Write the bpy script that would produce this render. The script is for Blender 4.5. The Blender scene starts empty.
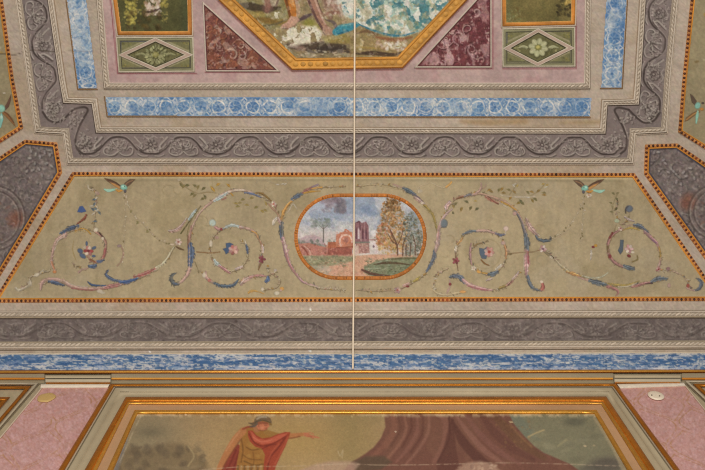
import bpy, math
import numpy as np

# ------------------------------------------------------------------ the place
# camera stands 1.6 m above the floor at the origin, looking steeply up at the
# ceiling, the cove over the far wall and the top of that wall
F = 775.0                       # focal length in pixels of a 705 x 470 frame
CX, CY = 352.5, 235.0
PITCH = math.radians(74.4)
CS, SN = math.cos(PITCH), math.sin(PITCH)
CAMZ = 1.6
H = 4.5                         # flat ceiling above the camera
Y0 = 0.187 * H                  # the flat ceiling ends and the cove starts here
XL, XR = -0.415 * H, 0.409 * H
C = bpy.context.scene.collection
rng = np.random.default_rng(7)


def cove(t):
    s = np.maximum(t, 0) / H
    return H * (.15 * s + 8.2 * s ** 3)


def cove_d(t):
    s = np.maximum(t, 0) / H
    return np.where(t > 0, .15 + 24.6 * s * s, 0.0)


def ray(px, py):
    dx = (px - CX) / F
    dy = (CY - py) / F
    return dx, CS - SN * dy, SN + CS * dy


def vault(px, py, off=0.0):
    """point of the ceiling / cove surface seen at a place of the frame, lifted off it by off"""
    px = np.asarray(px, float); py = np.asarray(py, float)
    px, py = np.broadcast_arrays(px, py)
    rx, ry, rz = ray(px, py)
    lo = np.full(px.shape, .4 * H); hi = np.full(px.shape, 1.6 * H)
    for _ in range(38):
        m = .5 * (lo + hi)
        x = rx * m; y = ry * m; z = rz * m
        t = np.maximum(np.maximum(y - Y0, XL - x), x - XR)
        up = z > H - cove(t)
        hi = np.where(up, m, hi); lo = np.where(up, lo, m)
    m = .5 * (lo + hi)
    x = rx * m; y = ry * m; z = rz * m
    n = vault_n(x, y)
    return np.stack([x, y, z + CAMZ], -1) + n * np.asarray(off)[..., None]


def vault_n(x, y):
    ty, tl, tr = y - Y0, XL - x, x - XR
    t = np.maximum(np.maximum(ty, tl), tr)
    d = cove_d(t)
    ny = np.where((ty >= tl) & (ty >= tr), -d, 0.0)
    nx = np.where(tl > np.maximum(ty, tr), d, np.where(tr > np.maximum(ty, tl), -d, 0.0))
    n = np.stack([nx, ny, -np.ones_like(nx)], -1)
    return n / np.linalg.norm(n, axis=-1, keepdims=True)


WALLY = float(vault(CX, 370.0)[1]) + .012


def wall(px, py, off=0.0):
    px = np.asarray(px, float); py = np.asarray(py, float)
    px, py = np.broadcast_arrays(px, py)
    rx, ry, rz = ray(px, py)
    m = (WALLY - np.asarray(off)) / ry
    return np.stack([rx * m, ry * m, rz * m + CAMZ], -1)


# ------------------------------------------------------------------ meshes
def lin(c):
    c = np.clip(np.asarray(c, float) / 255.0, 0, 1)
    return np.where(c <= .04045, c / 12.92, ((c + .055) / 1.055) ** 2.4)


def link(name, me, parent=None, mat=None, origin=None):
    o = bpy.data.objects.new(name, me)
    C.objects.link(o)
    if mat is not None:
        me.materials.append(mat)
    if parent is not None:
        o.parent = parent
    return o


def raw_mesh(name, V, quads, cols=None, tris=None, smooth=False):
    V = np.asarray(V, float).reshape(-1, 3)
    quads = np.asarray(quads, np.int32).reshape(-1, 4)
    me = bpy.data.meshes.new(name)
    nq = len(quads); nt = 0 if tris is None else len(tris)
    me.vertices.add(len(V)); me.vertices.foreach_set('co', V.astype(np.float32).ravel())
    me.loops.add(nq * 4 + nt * 3)
    idx = quads.ravel()
    if nt:
        idx = np.concatenate([idx, np.asarray(tris, np.int32).ravel()])
    me.loops.foreach_set('vertex_index', idx.astype(np.int32))
    me.polygons.add(nq + nt)
    starts = np.arange(nq) * 4
    if nt:
        starts = np.concatenate([starts, nq * 4 + np.arange(nt) * 3])
    me.polygons.foreach_set('loop_start', starts.astype(np.int32))
    if smooth:
        me.polygons.foreach_set('use_smooth', np.ones(nq + nt, bool))
    me.update(calc_edges=True)
    if cols is not None:
        at = me.color_attributes.new('Col', 'FLOAT_COLOR', 'POINT')
        at.data.foreach_set('color', np.asarray(cols, np.float32).ravel())
    me.validate()
    return me


def empty(name, loc):
    o = bpy.data.objects.new(name, None)
    o.empty_display_size = .1
    o.location = loc
    C.objects.link(o)
    return o


def thing(name, label, cat, px, py, group=None, surf=vault):
    o = empty(name, [float(v) for v in surf(float(px), float(py))])
    return tag(o, label, cat, group)


def tag(o, label, cat, group=None):
    o['label'] = label; o['category'] = cat
    if group:
        o['group'] = group
    return o


def place(name, V, quads, cols, mat, parent, tris=None, smooth=False):
    V = np.asarray(V, float)
    if parent is not None:
        p = parent; off = np.zeros(3)
        while p is not None:
            off += np.array(p.location); p = p.parent
        V = V - off
        return link(name, raw_mesh(name, V, quads, cols, tris, smooth), parent, mat)
    c = V.mean(0)
    o = link(name, raw_mesh(name, V - c, quads, cols, tris, smooth), None, mat)
    o.location = c
    return o


# ------------------------------------------------------------------ noise
def vnoise(shape, sx, sy, seed):
    """smooth value noise, cells of about sx x sy samples, turned and bent so that no grid shows"""
    h, w = shape
    g = np.random.default_rng(seed)
    iso = max(sx, sy) / min(sx, sy) < 1.3 and max(sx, sy) > 2.5
    th = g.uniform(.3, 1.2) if iso else 0.0
    ph = g.uniform(0, 6.28, 2)
    N = 256
    L = g.random((N, N)).astype(np.float32)
    xx = (np.arange(w, dtype=np.float32) / sx)[None, :]; yy = (np.arange(h, dtype=np.float32) / sy)[:, None]
    k = .28 if iso else .12
    u = xx * math.cos(th) + yy * math.sin(th) + k * np.sin(yy * 1.7 + ph[0]) + 5000
    v = -xx * math.sin(th) + yy * math.cos(th) + k * np.sin(xx * 1.9 + ph[1]) + 5000
    u0 = np.floor(u).astype(np.int32); v0 = np.floor(v).astype(np.int32)
    fu = (u - u0).astype(np.float32); fv = (v - v0).astype(np.float32)
    fu = fu * fu * (3 - 2 * fu); fv = fv * fv * (3 - 2 * fv)
    a0 = u0 % N; a1 = (u0 + 1) % N; b0 = (v0 % N) * N; b1 = ((v0 + 1) % N) * N
    R = L.ravel()
    return (R[b0 + a0] * (1 - fu) + R[b0 + a1] * fu) * (1 - fv) + (R[b1 + a0] * (1 - fu) + R[b1 + a1] * fu) * fv


def fbm(shape, sx, sy, seed, octs=4):
    out = np.zeros(shape); amp = 1.0; tot = 0
    for k in range(octs):
        if min(sx, sy) < .9 and k > 0 and max(sx, sy) < .9:
            break
        out += amp * vnoise(shape, max(sx, .9), max(sy, .9), seed + 31 * k); tot += amp
        amp *= .55; sx *= .5; sy *= .5
    return out / tot


def sstep(a, b, x):
    t = np.clip((x - a) / (b - a), 0, 1)
    return t * t * (3 - 2 * t)


def smooth_path(pts, n=8):
    P = np.asarray(pts, float)
    if len(P) < 3:
        return P
    Q = np.vstack([2 * P[0] - P[1], P, 2 * P[-1] - P[-2]])
    out = []
    for i in range(1, len(Q) - 2):
        p0, p1, p2, p3 = Q[i - 1:i + 3]
        for k in range(n):
            t = k / n
            out.append(.5 * ((2 * p1) + (-p0 + p2) * t + (2 * p0 - 5 * p1 + 4 * p2 - p3) * t * t + (-p0 + 3 * p1 - 3 * p2 + p3) * t ** 3))
    out.append(P[-1])
    return np.array(out)


# ------------------------------------------------------------------ painted surfaces
class Paint:
    """a layer of paint: colours brushed on the vertices of a fine mesh that lies on its surface"""

    def __init__(s, x0, y0, x1, y1, step, base=None, poly=None, seed=1):
        s.step = step
        s.nx = int(round((x1 - x0) / step)) + 1; s.ny = int(round((y1 - y0) / step)) + 1
        s.xs = x0 + np.arange(s.nx) * step; s.ys = y0 + np.arange(s.ny) * step
        s.X, s.Y = np.meshgrid(s.xs, s.ys)
        s.shape = s.X.shape; s.seed = seed
        s.rgb = np.zeros(s.shape + (3,)); s.a = np.zeros(s.shape)
        if base is not None:
            s.rgb[:] = base; s.a[:] = 1
        s.mask = np.ones(s.shape, bool)
        if poly is not None:
            s.mask = s.inside(poly)

    def inside(s, poly, sl=(slice(None), slice(None))):
        X = s.X[sl]; Y = s.Y[sl]
        r = np.zeros(X.shape, bool); n = len(poly)
        for i in range(n):
            xa, ya = poly[i]; xb, yb = poly[(i + 1) % n]
            if ya == yb:
                continue
            c = ((ya > Y) != (yb > Y)) & (X < (xb - xa) * (Y - ya) / (yb - ya) + xa)
            r ^= c
        return r

    def noise(s, px, seed, octs=4, py=None):
        return fbm(s.shape, px / s.step, (py or px) / s.step, s.seed * 1000 + seed, octs)

    def sl(s, xa, ya, xb, yb, m):
        i0 = max(0, int((xa - m - s.xs[0]) / s.step)); i1 = min(s.nx, int((xb + m - s.xs[0]) / s.step) + 2)
        j0 = max(0, int((ya - m - s.ys[0]) / s.step)); j1 = min(s.ny, int((yb + m - s.ys[0]) / s.step) + 2)
        if i0 >= i1 or j0 >= j1:
            return None
        return slice(j0, j1), slice(i0, i1)

    def blend(s, sl, cov, col):
        c = np.asarray(col, float)
        a0 = s.a[sl]; a1 = cov + a0 * (1 - cov)
        w = np.where(a1 > 1e-6, cov / np.maximum(a1, 1e-6), 0)[..., None]
        s.rgb[sl] = s.rgb[sl] * (1 - w) + c * w
        s.a[sl] = a1

    def over(s, cov, col):
        s.blend((slice(None), slice(None)), np.clip(cov, 0, 1), col)

    def mul(s, f):
        s.rgb *= f[..., None]

    def stroke(s, pts, w, col, a=1.0, soft=.7, smooth=True, wear=0.0):
        P = smooth_path(pts) if smooth else np.asarray(pts, float)
        n = len(P)
        W = np.interp(np.linspace(0, 1, n), np.linspace(0, 1, len(w)), w) if np.ndim(w) else np.full(n, float(w))
        cc = None
        col = np.asarray(col, float)
        m = W.max() / 2 + soft + s.step
        sl = s.sl(P[:, 0].min(), P[:, 1].min(), P[:, 0].max(), P[:, 1].max(), m)
        if sl is None:
            return s
        cov = np.zeros(s.X[sl].shape); oy, ox = sl[0].start, sl[1].start
        for i in range(n - 1):
            q = s.sl(min(P[i, 0], P[i + 1, 0]), min(P[i, 1], P[i + 1, 1]), max(P[i, 0], P[i + 1, 0]), max(P[i, 1], P[i + 1, 1]), m)
            if q is None:
                continue
            X = s.X[q]; Y = s.Y[q]
            d = P[i + 1] - P[i]; L2 = max(d @ d, 1e-9)
            t = np.clip(((X - P[i, 0]) * d[0] + (Y - P[i, 1]) * d[1]) / L2, 0, 1)
            r = np.hypot(X - P[i, 0] - t * d[0], Y - P[i, 1] - t * d[1])
            ww = W[i] + (W[i + 1] - W[i]) * t
            c = np.clip((ww / 2 - r) / soft + .5, 0, 1) * np.clip(ww / .6, 0, 1)
            r2 = (slice(q[0].start - oy, q[0].stop - oy), slice(q[1].start - ox, q[1].stop - ox))
            cov[r2] = np.maximum(cov[r2], c)
        if wear:
            cov = cov * s.worn(wear)[sl]
        s.blend(sl, cov * a, col)
        return s

    def worn(s, k):
        if not hasattr(s, '_w'):
            s._w = s.noise(3.0, 77, 3)
        return 1 - k * sstep(.5, .62, s._w)

    def blob(s, cx, cy, rx, ry, col, a=1.0, rot=0.0, soft=.35):
        R = max(rx, ry) * (1 + soft) + s.step
        q = s.sl(cx, cy, cx, cy, R)
        if q is None:
            return s
        X = s.X[q] - cx; Y = s.Y[q] - cy
        c, n = math.cos(rot), math.sin(rot)
        r = np.hypot((X * c + Y * n) / rx, (-X * n + Y * c) / ry)
        s.blend(q, np.clip((1 + soft / 2 - r) / soft, 0, 1) * a, col)
        return s

    def poly(s, pts, col, a=1.0, soft=.8, smooth=False, mod=None):
        P = smooth_path(list(pts) + [pts[0]]) if smooth else np.asarray(pts, float)
        q = s.sl(P[:, 0].min(), P[:, 1].min(), P[:, 0].max(), P[:, 1].max(), soft + s.step)
        if q is None:
            return s
        ins = s.inside([tuple(p) for p in P], q)
        X = s.X[q]; Y = s.Y[q]
        D = np.full(X.shape, 1e9)
        for i in range(len(P)):
            p = P[i]; d = P[(i + 1) % len(P)] - p; L2 = max(d @ d, 1e-9)
            t = np.clip(((X - p[0]) * d[0] + (Y - p[1]) * d[1]) / L2, 0, 1)
            D = np.minimum(D, np.hypot(X - p[0] - t * d[0], Y - p[1] - t * d[1]))
        cov = np.clip(np.where(ins, D, -D) / soft + .5, 0, 1) * a
        if mod is not None:
            cov = cov * mod[q]
        s.blend(q, cov, col)
        return s

    def dabs(s, n, box, cols, size, seed, a=.8, poly=None, rot=None, asp=(.5, 1.0)):
        g = np.random.default_rng(seed)
        for _ in range(n):
            x = g.uniform(box[0], box[2]); y = g.uniform(box[1], box[3])
            if poly is not None and not inpoly(x, y, poly):
                continue
            r = g.uniform(*size)
            c = np.asarray(cols[g.integers(len(cols))], float) + g.normal(0, 5)
            s.blob(x, y, r, r * g.uniform(*asp), c, a * g.uniform(.6, 1), g.uniform(0, 3.1) if rot is None else rot + g.normal(0, .3), .6)
        return s

    def mottle(s, amt, px, seed, py=None, tint=(1, 1, 1)):
        n = (s.noise(px, seed, 4, py) - .5) * 2
        s.rgb *= 1 + amt * n[..., None] * np.asarray(tint)
        return s

    def grain(s, amt, seed):
        n = np.random.default_rng(seed).normal(0, 1, s.shape)
        n = (n + np.roll(n, 1, 0) + np.roll(n, 1, 1)) / 2.2
        s.rgb *= 1 + amt * n[..., None]
        return s

    def build(s, name, mat, parent=None, off=.004, surf=vault, amin=.04, grit=.055):
        if grit:
            k = 1 + grit * 1.0 * (s.noise(1.5, 901, 2) - .5) * 2 + grit * .5 * (s.noise(3.6, 902, 2) - .5) * 2
            k = np.stack([k + grit * .3 * (s.noise(2.2, 905 + q, 2) - .5) * 2 for q in range(3)], -1)
            s.rgb = s.rgb * k
        lo = s.a < .02
        if lo.any():
            num = np.zeros_like(s.rgb); den = np.zeros_like(s.a)
            for dj in (-1, 0, 1):
                for di in (-1, 0, 1):
                    aa = np.roll(np.roll(s.a, dj, 0), di, 1)
                    num += np.roll(np.roll(s.rgb, dj, 0), di, 1) * aa[..., None]; den += aa
            s.rgb = np.where((lo & (den > 0))[..., None], num / np.maximum(den, 1e-6)[..., None], s.rgb)
        f = s.mask[:-1, :-1] & s.mask[1:, :-1] & s.mask[:-1, 1:] & s.mask[1:, 1:]
        am = np.maximum(np.maximum(s.a[:-1, :-1], s.a[1:, :-1]), np.maximum(s.a[:-1, 1:], s.a[1:, 1:]))
        f &= am > amin
        jj, ii = np.nonzero(f)
        idx = jj * s.nx + ii
        quads = np.stack([idx, idx + 1, idx + s.nx + 1, idx + s.nx], 1)
        used = np.unique(quads)
        remap = np.zeros(s.nx * s.ny, np.int32); remap[used] = np.arange(len(used))
        V = surf(s.X.ravel()[used], s.Y.ravel()[used], off)
        col = np.concatenate([lin(s.rgb.reshape(-1, 3)[used]), np.clip(s.a.ravel()[used], 0, 1)[:, None]], 1)
        return place(name, V, remap[quads], col, mat, parent)


def inpoly(x, y, poly):
    r = False; n = len(poly)
    for i in range(n):
        xa, ya = poly[i]; xb, yb = poly[(i + 1) % n]
        if (ya > y) != (yb > y) and x < (xb - xa) * (y - ya) / (yb - ya) + xa:
            r = not r
    return r


# ------------------------------------------------------------------ mouldings, borders, beads
def offs(path, d, closed=False):
    """parallel of a path, positive to the right-hand side of travel (mitred corners)"""
    P = np.asarray(path, float); n = len(P); out = []
    for i in range(n):
        a = P[(i - 1) % n] if (closed or i > 0) else None
        b = P[(i + 1) % n] if (closed or i < n - 1) else None
        ns = []
        for u, v in ((a, P[i]), (P[i], b)):
            if u is not None and v is not None:
                t = v - u; t = t / max(np.hypot(*t), 1e-9); ns.append(np.array([-t[1], t[0]]))
        m = sum(ns); m = m / max(np.hypot(*m), 1e-9)
        out.append(P[i] + m * d / max(m @ ns[0], .35))
    return np.array(out)


def band(outer, inner, prof, closed=False, surf=vault, maxstep=9.0, cols=None, jitter=.05):
    """strip between two parallel paths with a profile [(w, height), ...] across it"""
    A = np.asarray(outer, float); B = np.asarray(inner, float)
    if closed:
        A = np.vstack([A, A[:1]]); B = np.vstack([B, B[:1]])
    ra, rb = [], []
    for i in range(len(A) - 1):
        n = max(1, int(np.hypot(*(A[i + 1] - A[i])) / maxstep))
        for k in range(n):
            ra.append(A[i] + (A[i + 1] - A[i]) * k / n); rb.append(B[i] + (B[i + 1] - B[i]) * k / n)
    ra.append(A[-1]); rb.append(B[-1])
    ra = np.array(ra); rb = np.array(rb)
    w = np.array([p[0] for p in prof]); h = np.array([p[1] for p in prof])
    G = ra[:, None] * (1 - w)[None, :, None] + rb[:, None] * w[None, :, None]
    V = surf(G[..., 0], G[..., 1], np.broadcast_to(h, G.shape[:2]))
    n, m = G.shape[:2]
    i = np.arange(n - 1)[:, None] * m + np.arange(m - 1)[None]
    q = np.stack([i, i + 1, i + m + 1, i + m], -1).reshape(-1, 4)
    if cols is not None:
        cc = np.asarray(cols, float)
        cc = np.broadcast_to(cc, (n, m, 3)) if cc.ndim == 1 else np.broadcast_to(cc[None], (n, m, 3))
        j = 1 + jitter * (vnoise((n, m), 2, 3, int(abs(ra[0, 0]) * 7) % 997) - .5) * 2
        cc = np.concatenate([lin(cc * j[..., None]), np.ones((n, m, 1))], -1).reshape(-1, 4)
    else:
        cc = None
    return V.reshape(-1, 3), q, cc


def resample(path, pitch, closed=False, phase=.5):
    P = np.asarray(path, float)
    if closed:
        P = np.vstack([P, P[:1]])
    d = np.hypot(*np.diff(P, axis=0).T); s = np.concatenate([[0], np.cumsum(d)])
    n = max(1, int(round(s[-1] / pitch)))
    q = (np.arange(n) + phase) * s[-1] / n
    x = np.interp(q, s, P[:, 0]); y = np.interp(q, s, P[:, 1])
    k = np.clip(np.searchsorted(s, q) - 1, 0, len(d) - 1)
    t = np.diff(P, axis=0)[k] / d[k][:, None]
    return np.stack([x, y], 1), t


def domes(cent, tang, ra, rb, h, base=.0, skew=0.0, seg=8, surf=vault, col=(200, 190, 165), var=.08, seed=3):
    """little raised lobes: half-lengths ra along and rb across (in frame units), height h"""
    cent = np.asarray(cent, float); tang = np.asarray(tang, float)
    nor = np.stack([-tang[:, 1], tang[:, 0]], 1)
    n = len(cent)
    rings = [(1.0, 0.0), (.72, .75), (.3, 1.0)]
    pts, hs = [], []
    for r, hh in rings:
        for k in range(seg):
            a = 2 * math.pi * k / seg
            u, v = r * math.cos(a) * ra, r * math.sin(a) * rb
            pts.append(cent + tang * (u + skew * v)[..., None] * 1.0 + nor * v if np.ndim(u) else cent + tang * (u + skew * v) + nor * v)
            hs.append(base + hh * h)
    P = np.stack(pts, 1)                                       # n, 3*seg, 2
    V = surf(P[..., 0], P[..., 1], np.broadcast_to(np.array(hs), P.shape[:2]))
    m = 3 * seg
    f = []
    for r in range(2):
        for k in range(seg):
            f.append((r * seg + k, r * seg + (k + 1) % seg, (r + 1) * seg + (k + 1) % seg, (r + 1) * seg + k))
    f.append((2 * seg, 2 * seg + 2, 2 * seg + 4, 2 * seg + 6) if seg == 8 else (2 * seg, 2 * seg + 1, 2 * seg + 2, 2 * seg + 3))
    if seg == 8:
        f += [(2 * seg, 2 * seg + 1, 2 * seg + 2, 2 * seg + 2), ] * 0
    f = np.array(f)
    q = (f[None] + (np.arange(n) * m)[:, None, None]).reshape(-1, 4)
    tr = []
    if seg == 8:
        for k in (0, 2, 4, 6):
            tr.append((2 * seg + k, 2 * seg + k + 1, 2 * seg + (k + 2) % 8))
    tr = np.array(tr, int).reshape(-1, 3)
    t = (tr[None] + (np.arange(n) * m)[:, None, None]).reshape(-1, 3)
    g = np.random.default_rng(seed)
    c = np.asarray(col, float)[None] * (1 + g.normal(0, var, (n, 1)))
    cc = np.concatenate([lin(c), np.ones((n, 1))], 1)
    cc = np.repeat(cc[:, None], m, 1).reshape(-1, 4)
    return V.reshape(-1, 3), q, cc, t


def join(*ms):
    V, Q, K, T = [], [], [], []
    o = 0
    for m in ms:
        V.append(m[0]); Q.append(np.asarray(m[1]) + o)
        K.append(m[2])
        if len(m) > 3 and m[3] is not None and len(m[3]):
            T.append(np.asarray(m[3]) + o)
        o += len(m[0])
    return np.vstack(V), np.vstack(Q), np.vstack(K), (np.vstack(T) if T else None)


def put(name, m, mat, parent=None, smooth=False):
    return place(name, m[0], m[1], m[2], mat, parent, m[3] if len(m) > 3 else None, smooth)


# ------------------------------------------------------------------ materials
def nd(nt, kind, **kw):
    n = nt.nodes.new(kind)
    for k, v in kw.items():
        setattr(n, k, v)
    return n


def paint_mat(name, alpha=False, rough=.85, spec=.15, metal=0.0, var=.10, scale=38.0, bump=.0):
    """pigment colour of the vertices with fine plaster / brush grain"""
    m = bpy.data.materials.new(name); m.use_nodes = True
    nt = m.node_tree; b = nt.nodes['Principled BSDF']
    b.inputs['Roughness'].default_value = rough
    b.inputs['Specular IOR Level'].default_value = spec
    b.inputs['Metallic'].default_value = metal
    at = nd(nt, 'ShaderNodeVertexColor', layer_name='Col')
    geo = nd(nt, 'ShaderNodeNewGeometry')
    no = nd(nt, 'ShaderNodeTexNoise'); no.inputs['Scale'].default_value = scale
    no.inputs['Detail'].default_value = 5; no.inputs['Roughness'].default_value = .65
    nt.links.new(geo.outputs['Position'], no.inputs['Vector'])
    mr = nd(nt, 'ShaderNodeMapRange')
    mr.inputs['From Min'].default_value = .3; mr.inputs['From Max'].default_value = .7
    mr.inputs['To Min'].default_value = 1 - var; mr.inputs['To Max'].default_value = 1 + var
    nt.links.new(no.outputs['Fac'], mr.inputs['Value'])
    mx = nd(nt, 'ShaderNodeVectorMath', operation='SCALE')
    nt.links.new(at.outputs['Color'], mx.inputs[0]); nt.links.new(mr.outputs['Result'], mx.inputs['Scale'])
    nt.links.new(mx.outputs['Vector'], b.inputs['Base Color'])
    if bump:
        bp = nd(nt, 'ShaderNodeBump'); bp.inputs['Strength'].default_value = bump; bp.inputs['Distance'].default_value = .01
        nt.links.new(no.outputs['Fac'], bp.inputs['Height']); nt.links.new(bp.outputs['Normal'], b.inputs['Normal'])
    if alpha:
        nt.links.new(at.outputs['Alpha'], b.inputs['Alpha'])
    return m


PLASTER = paint_mat('painted_plaster', var=.05, scale=70, bump=.12)
FRESCO = paint_mat('fresco_paint', var=.045, scale=90, bump=.08)
GLAZE = paint_mat('fresco_brushwork', alpha=True, var=.06, scale=110)
STUCCO = paint_mat('stucco_moulding', var=.12, scale=45, bump=.2)
OCHRE = paint_mat('ochre_gilt_paint', rough=.6, spec=.3, var=.16, scale=40, bump=.1)
GILT = paint_mat('gilded_wood', rough=.42, spec=.4, metal=.78, var=.12, scale=26, bump=.12)
WOOD = paint_mat('grey_green_painted_wood', rough=.6, spec=.25, var=.05, scale=22)
CANVAS = paint_mat('oil_on_canvas', rough=.7, spec=.2, var=.035, scale=90, bump=.1)
PAPER = paint_mat('printed_wallpaper', rough=.8, spec=.15, var=.05, scale=120)
WHITE = paint_mat('white_plastic', rough=.5, spec=.3, var=.03, scale=20)
TOP = -110                       # the ceiling is built this far beyond the frame
LX, RX = -150, 855
PLAST = (167, 152, 135)

# ---- key lines of the ceiling (frame units)
FI_L = [(31.7, TOP), (48, 0), (59.6, 80), (63.6, 103.2), (92, 104), (96.2, 132.8)]     # frieze, inner edge
FI_R = [(605.3, 133.8), (607.2, 105.5), (638.6, 104.8), (640.5, 80), (645.4, 0), (652, TOP)]
FI = FI_L + FI_R
FO_L = [(5.5, TOP), (22, 0), (34, 80), (40.8, 126.8), (69, 128.3), (73, 157.8)]        # frieze, outer edge
FO_R = [(627.5, 157.8), (630, 128.5), (661, 127), (664.2, 80), (671.8, 0), (682, TOP)]
FO = FO_L + FO_R
PINK = [(88, TOP), (102.3, 0), (109.3, 83.3), (584.5, 83.3), (585.2, 0), (586, TOP)]    # edge of the pink ground
BLUE_F = [(105.3, 96.6), (591.5, 97.6), (590, 116.6), (108, 115.9)]
BLUE_L = [(53, TOP), (73.7, TOP), (86.8, 0), (97.6, 88.4), (78.5, 88.4), (67.2, 0)]
BLUE_R = [(611.5, TOP), (633, TOP), (626.4, 0), (621.3, 87.6), (600.6, 87.6), (605.8, 0)]


def crack(p, col=(70, 58, 48)):
    p.stroke([(-60, 58), (-20, 53), (0, 53.8), (16, 54.5), (25, 51.2), (36, 50), (47, 51), (58, 51.5), (75, 51), (90, 51.5), (118, 51.3)], [.9, 1.1, .8, .9, .3], col, .75, .6)


# ================================================================= plaster shell
pl = Paint(LX, TOP, RX, 372, 1.5, PLAST, seed=11)
pl.mottle(.08, 60, 1).mottle(.04, 14, 2).mottle(.05, 40, 3, py=3)
pl.over(.35 * sstep(.55, .75, pl.noise(45, 5)), (150, 128, 98))
pl.over(.30 * sstep(.58, .75, pl.noise(30, 6)), (186, 172, 160))
pl.stroke([(462, 121.5), (490, 122.5), (526, 121.5)], [4, 7, 4], (150, 122, 82), .6, 4)
pl.stroke([(560, 123), (604, 122)], [2, 5], (155, 130, 90), .5, 3)
for (x, y) in [(310.5, 309.6), (322.8, 343), (310, 351), (150, 352), (118, 348)]:
    pl.blob(x, y, 1.3, 1.1, (226, 222, 214), .95)
crack(pl)
ceiling = pl.build('ceiling', PLASTER, None, 0.0)
ceiling['kind'] = 'structure'

pk = Paint(84, TOP, 590, 86, 1.2, (166, 141, 135), [(86.5, TOP), (101.4, 0), (108.4, 84.3), (585.2, 84.3), (586.2, 0), (587, TOP)], seed=12)
pk.mottle(.08, 40, 1).mottle(.06, 8, 2)
pk.over(.4 * sstep(.5, .75, pk.noise(22, 5)), (180, 158, 146))
pk.over(.3 * sstep(.55, .75, pk.noise(16, 6)), (158, 116, 116))
# painted maroon shadow lines round the panels are lines of paint
MAR = (120, 62, 66)
pk.stroke([(103, TOP), (110.6, 0), (118, 73.8), (196.5, 73.8)], 1.1, MAR, .8, smooth=False)
pk.stroke([(577, TOP), (576.3, 0), (576, 68.3), (502.5, 68.5)], 1.1, MAR, .8, smooth=False)
pk.stroke([(205.2, 72.2), (279.5, 72.4)], 1.1, MAR, .7, smooth=False)
pk.stroke([(416, 68.8), (492.6, 68.8), (492.6, -20)], 1.2, MAR, .7, smooth=False)
pk.stroke([(218, 1.2), (231, 14), (292, 71.5), (402.7, 69.5), (468, .8)], 1.4, (140, 90, 84), .7, smooth=False)
crack(pk)
po = pk.build('pink_ground', PLASTER, ceiling, .0025)

# ================================================================= stucco rope mouldings
BASEC, LOBE, FIL, DRK = (160, 145, 126), (182, 168, 149), (186, 172, 154), (82, 70, 61)  # relief shade put into darker tones and lines, as even light leaves it weak


def rope(name, path, d0, d1, closed=False, pitch=4.4, fil=None, dark=None, lobe=LOBE, base=BASEC, h=.012, flip=1):
    """rope moulding: leaf-cut lobes on a raised strip, thin fillets and painted shade lines alongside"""
    a, b = offs(path, d0), offs(path, d1)
    parts = [band(a, b, [(0, 0), (.04, h * .6), (.5, h), (.96, h * .6), (1, 0)], cols=base)]
    mid = offs(path, (d0 + d1) / 2)
    c, t = resample(mid, pitch)
    hw = abs(d1 - d0) / 2
    parts.append(domes(c, t, pitch * .40, hw * .82, .004, base=h * .9, skew=1.15 * flip, col=lobe, var=.04))
    o = put(name, join(*parts), STUCCO); o['kind'] = 'structure'
    if fil:
        for k, (f0, f1, hh, col) in enumerate(fil):
            q = put('fillet_and_shade', band(offs(path, f0), offs(path, f1), [(0, 0), (.1, hh), (.9, hh), (1, 0)], cols=col), STUCCO, o)
    return o


rope('trim_1', PINK, .6, 4.2, fil=[(-.7, .6, .010, FIL), (4.2, 5.1, .012, FIL), (5.1, 5.9, .003, (112, 94, 74))], flip=-1, pitch=4)
rope('trim_2', FI, -4.3, -1.3, fil=[(-6.4, -5.7, .003, (140, 120, 98)), (-5.7, -4.3, .012, FIL), (-1.3, -.3, .010, FIL), (-.3, .7, .0055, DRK)], pitch=4.2)
rope('trim_3', FO, .8, 4.2, fil=[(-.2, .8, .009, (160, 146, 128)), (4.2, 5.4, .013, FIL), (5.4, 6.1, .003, (102, 86, 70)), (6.1, 7.0, .006, (178, 162, 142))], pitch=4.2, flip=-1)


def flat_rope(name, y, yl, yr, fil, pitch):
    path = [(LX, yl), (CX, y), (RX, yr)]
    return rope(name, path, 0, 4.2, fil=fil, pitch=pitch, flip=-1)


flat_rope('trim_4', 313, 313.2, 312.5, [(-2.2, -1.2, .004, (128, 112, 92)), (-1.2, 0, .012, FIL), (4.2, 5.2, .011, (160, 144, 120)), (5.2, 6.6, .006, DRK)], 4.6)
flat_rope('trim_5', 343.0, 343.6, 342, [(-1.2, 0, .010, (158, 144, 122)), (4.2, 5.4, .012, FIL), (6.3, 7.3, .003, (98, 84, 68)), (9.8, 11.4, .006, (184, 170, 148))], 4.6)


# ================================================================= grey scroll friezes
GREY = (120, 108, 103)
GLT, GDK = (178, 168, 157), (60, 51, 47)


def path_map(path):
    P = np.asarray(path, float)
    d = np.hypot(*np.diff(P, axis=0).T); S = np.concatenate([[0], np.cumsum(d)])

    def f(s, t):
        x = np.interp(s, S, P[:, 0]); y = np.interp(s, S, P[:, 1])
        e = 1.0
        tx = np.interp(s + e, S, P[:, 0]) - np.interp(s - e, S, P[:, 0])
        ty = np.interp(s + e, S, P[:, 1]) - np.interp(s - e, S, P[:, 1])
        l = max(math.hypot(tx, ty), 1e-6)
        return (x - ty / l * t, y + tx / l * t)
    return f, S[-1]


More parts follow.
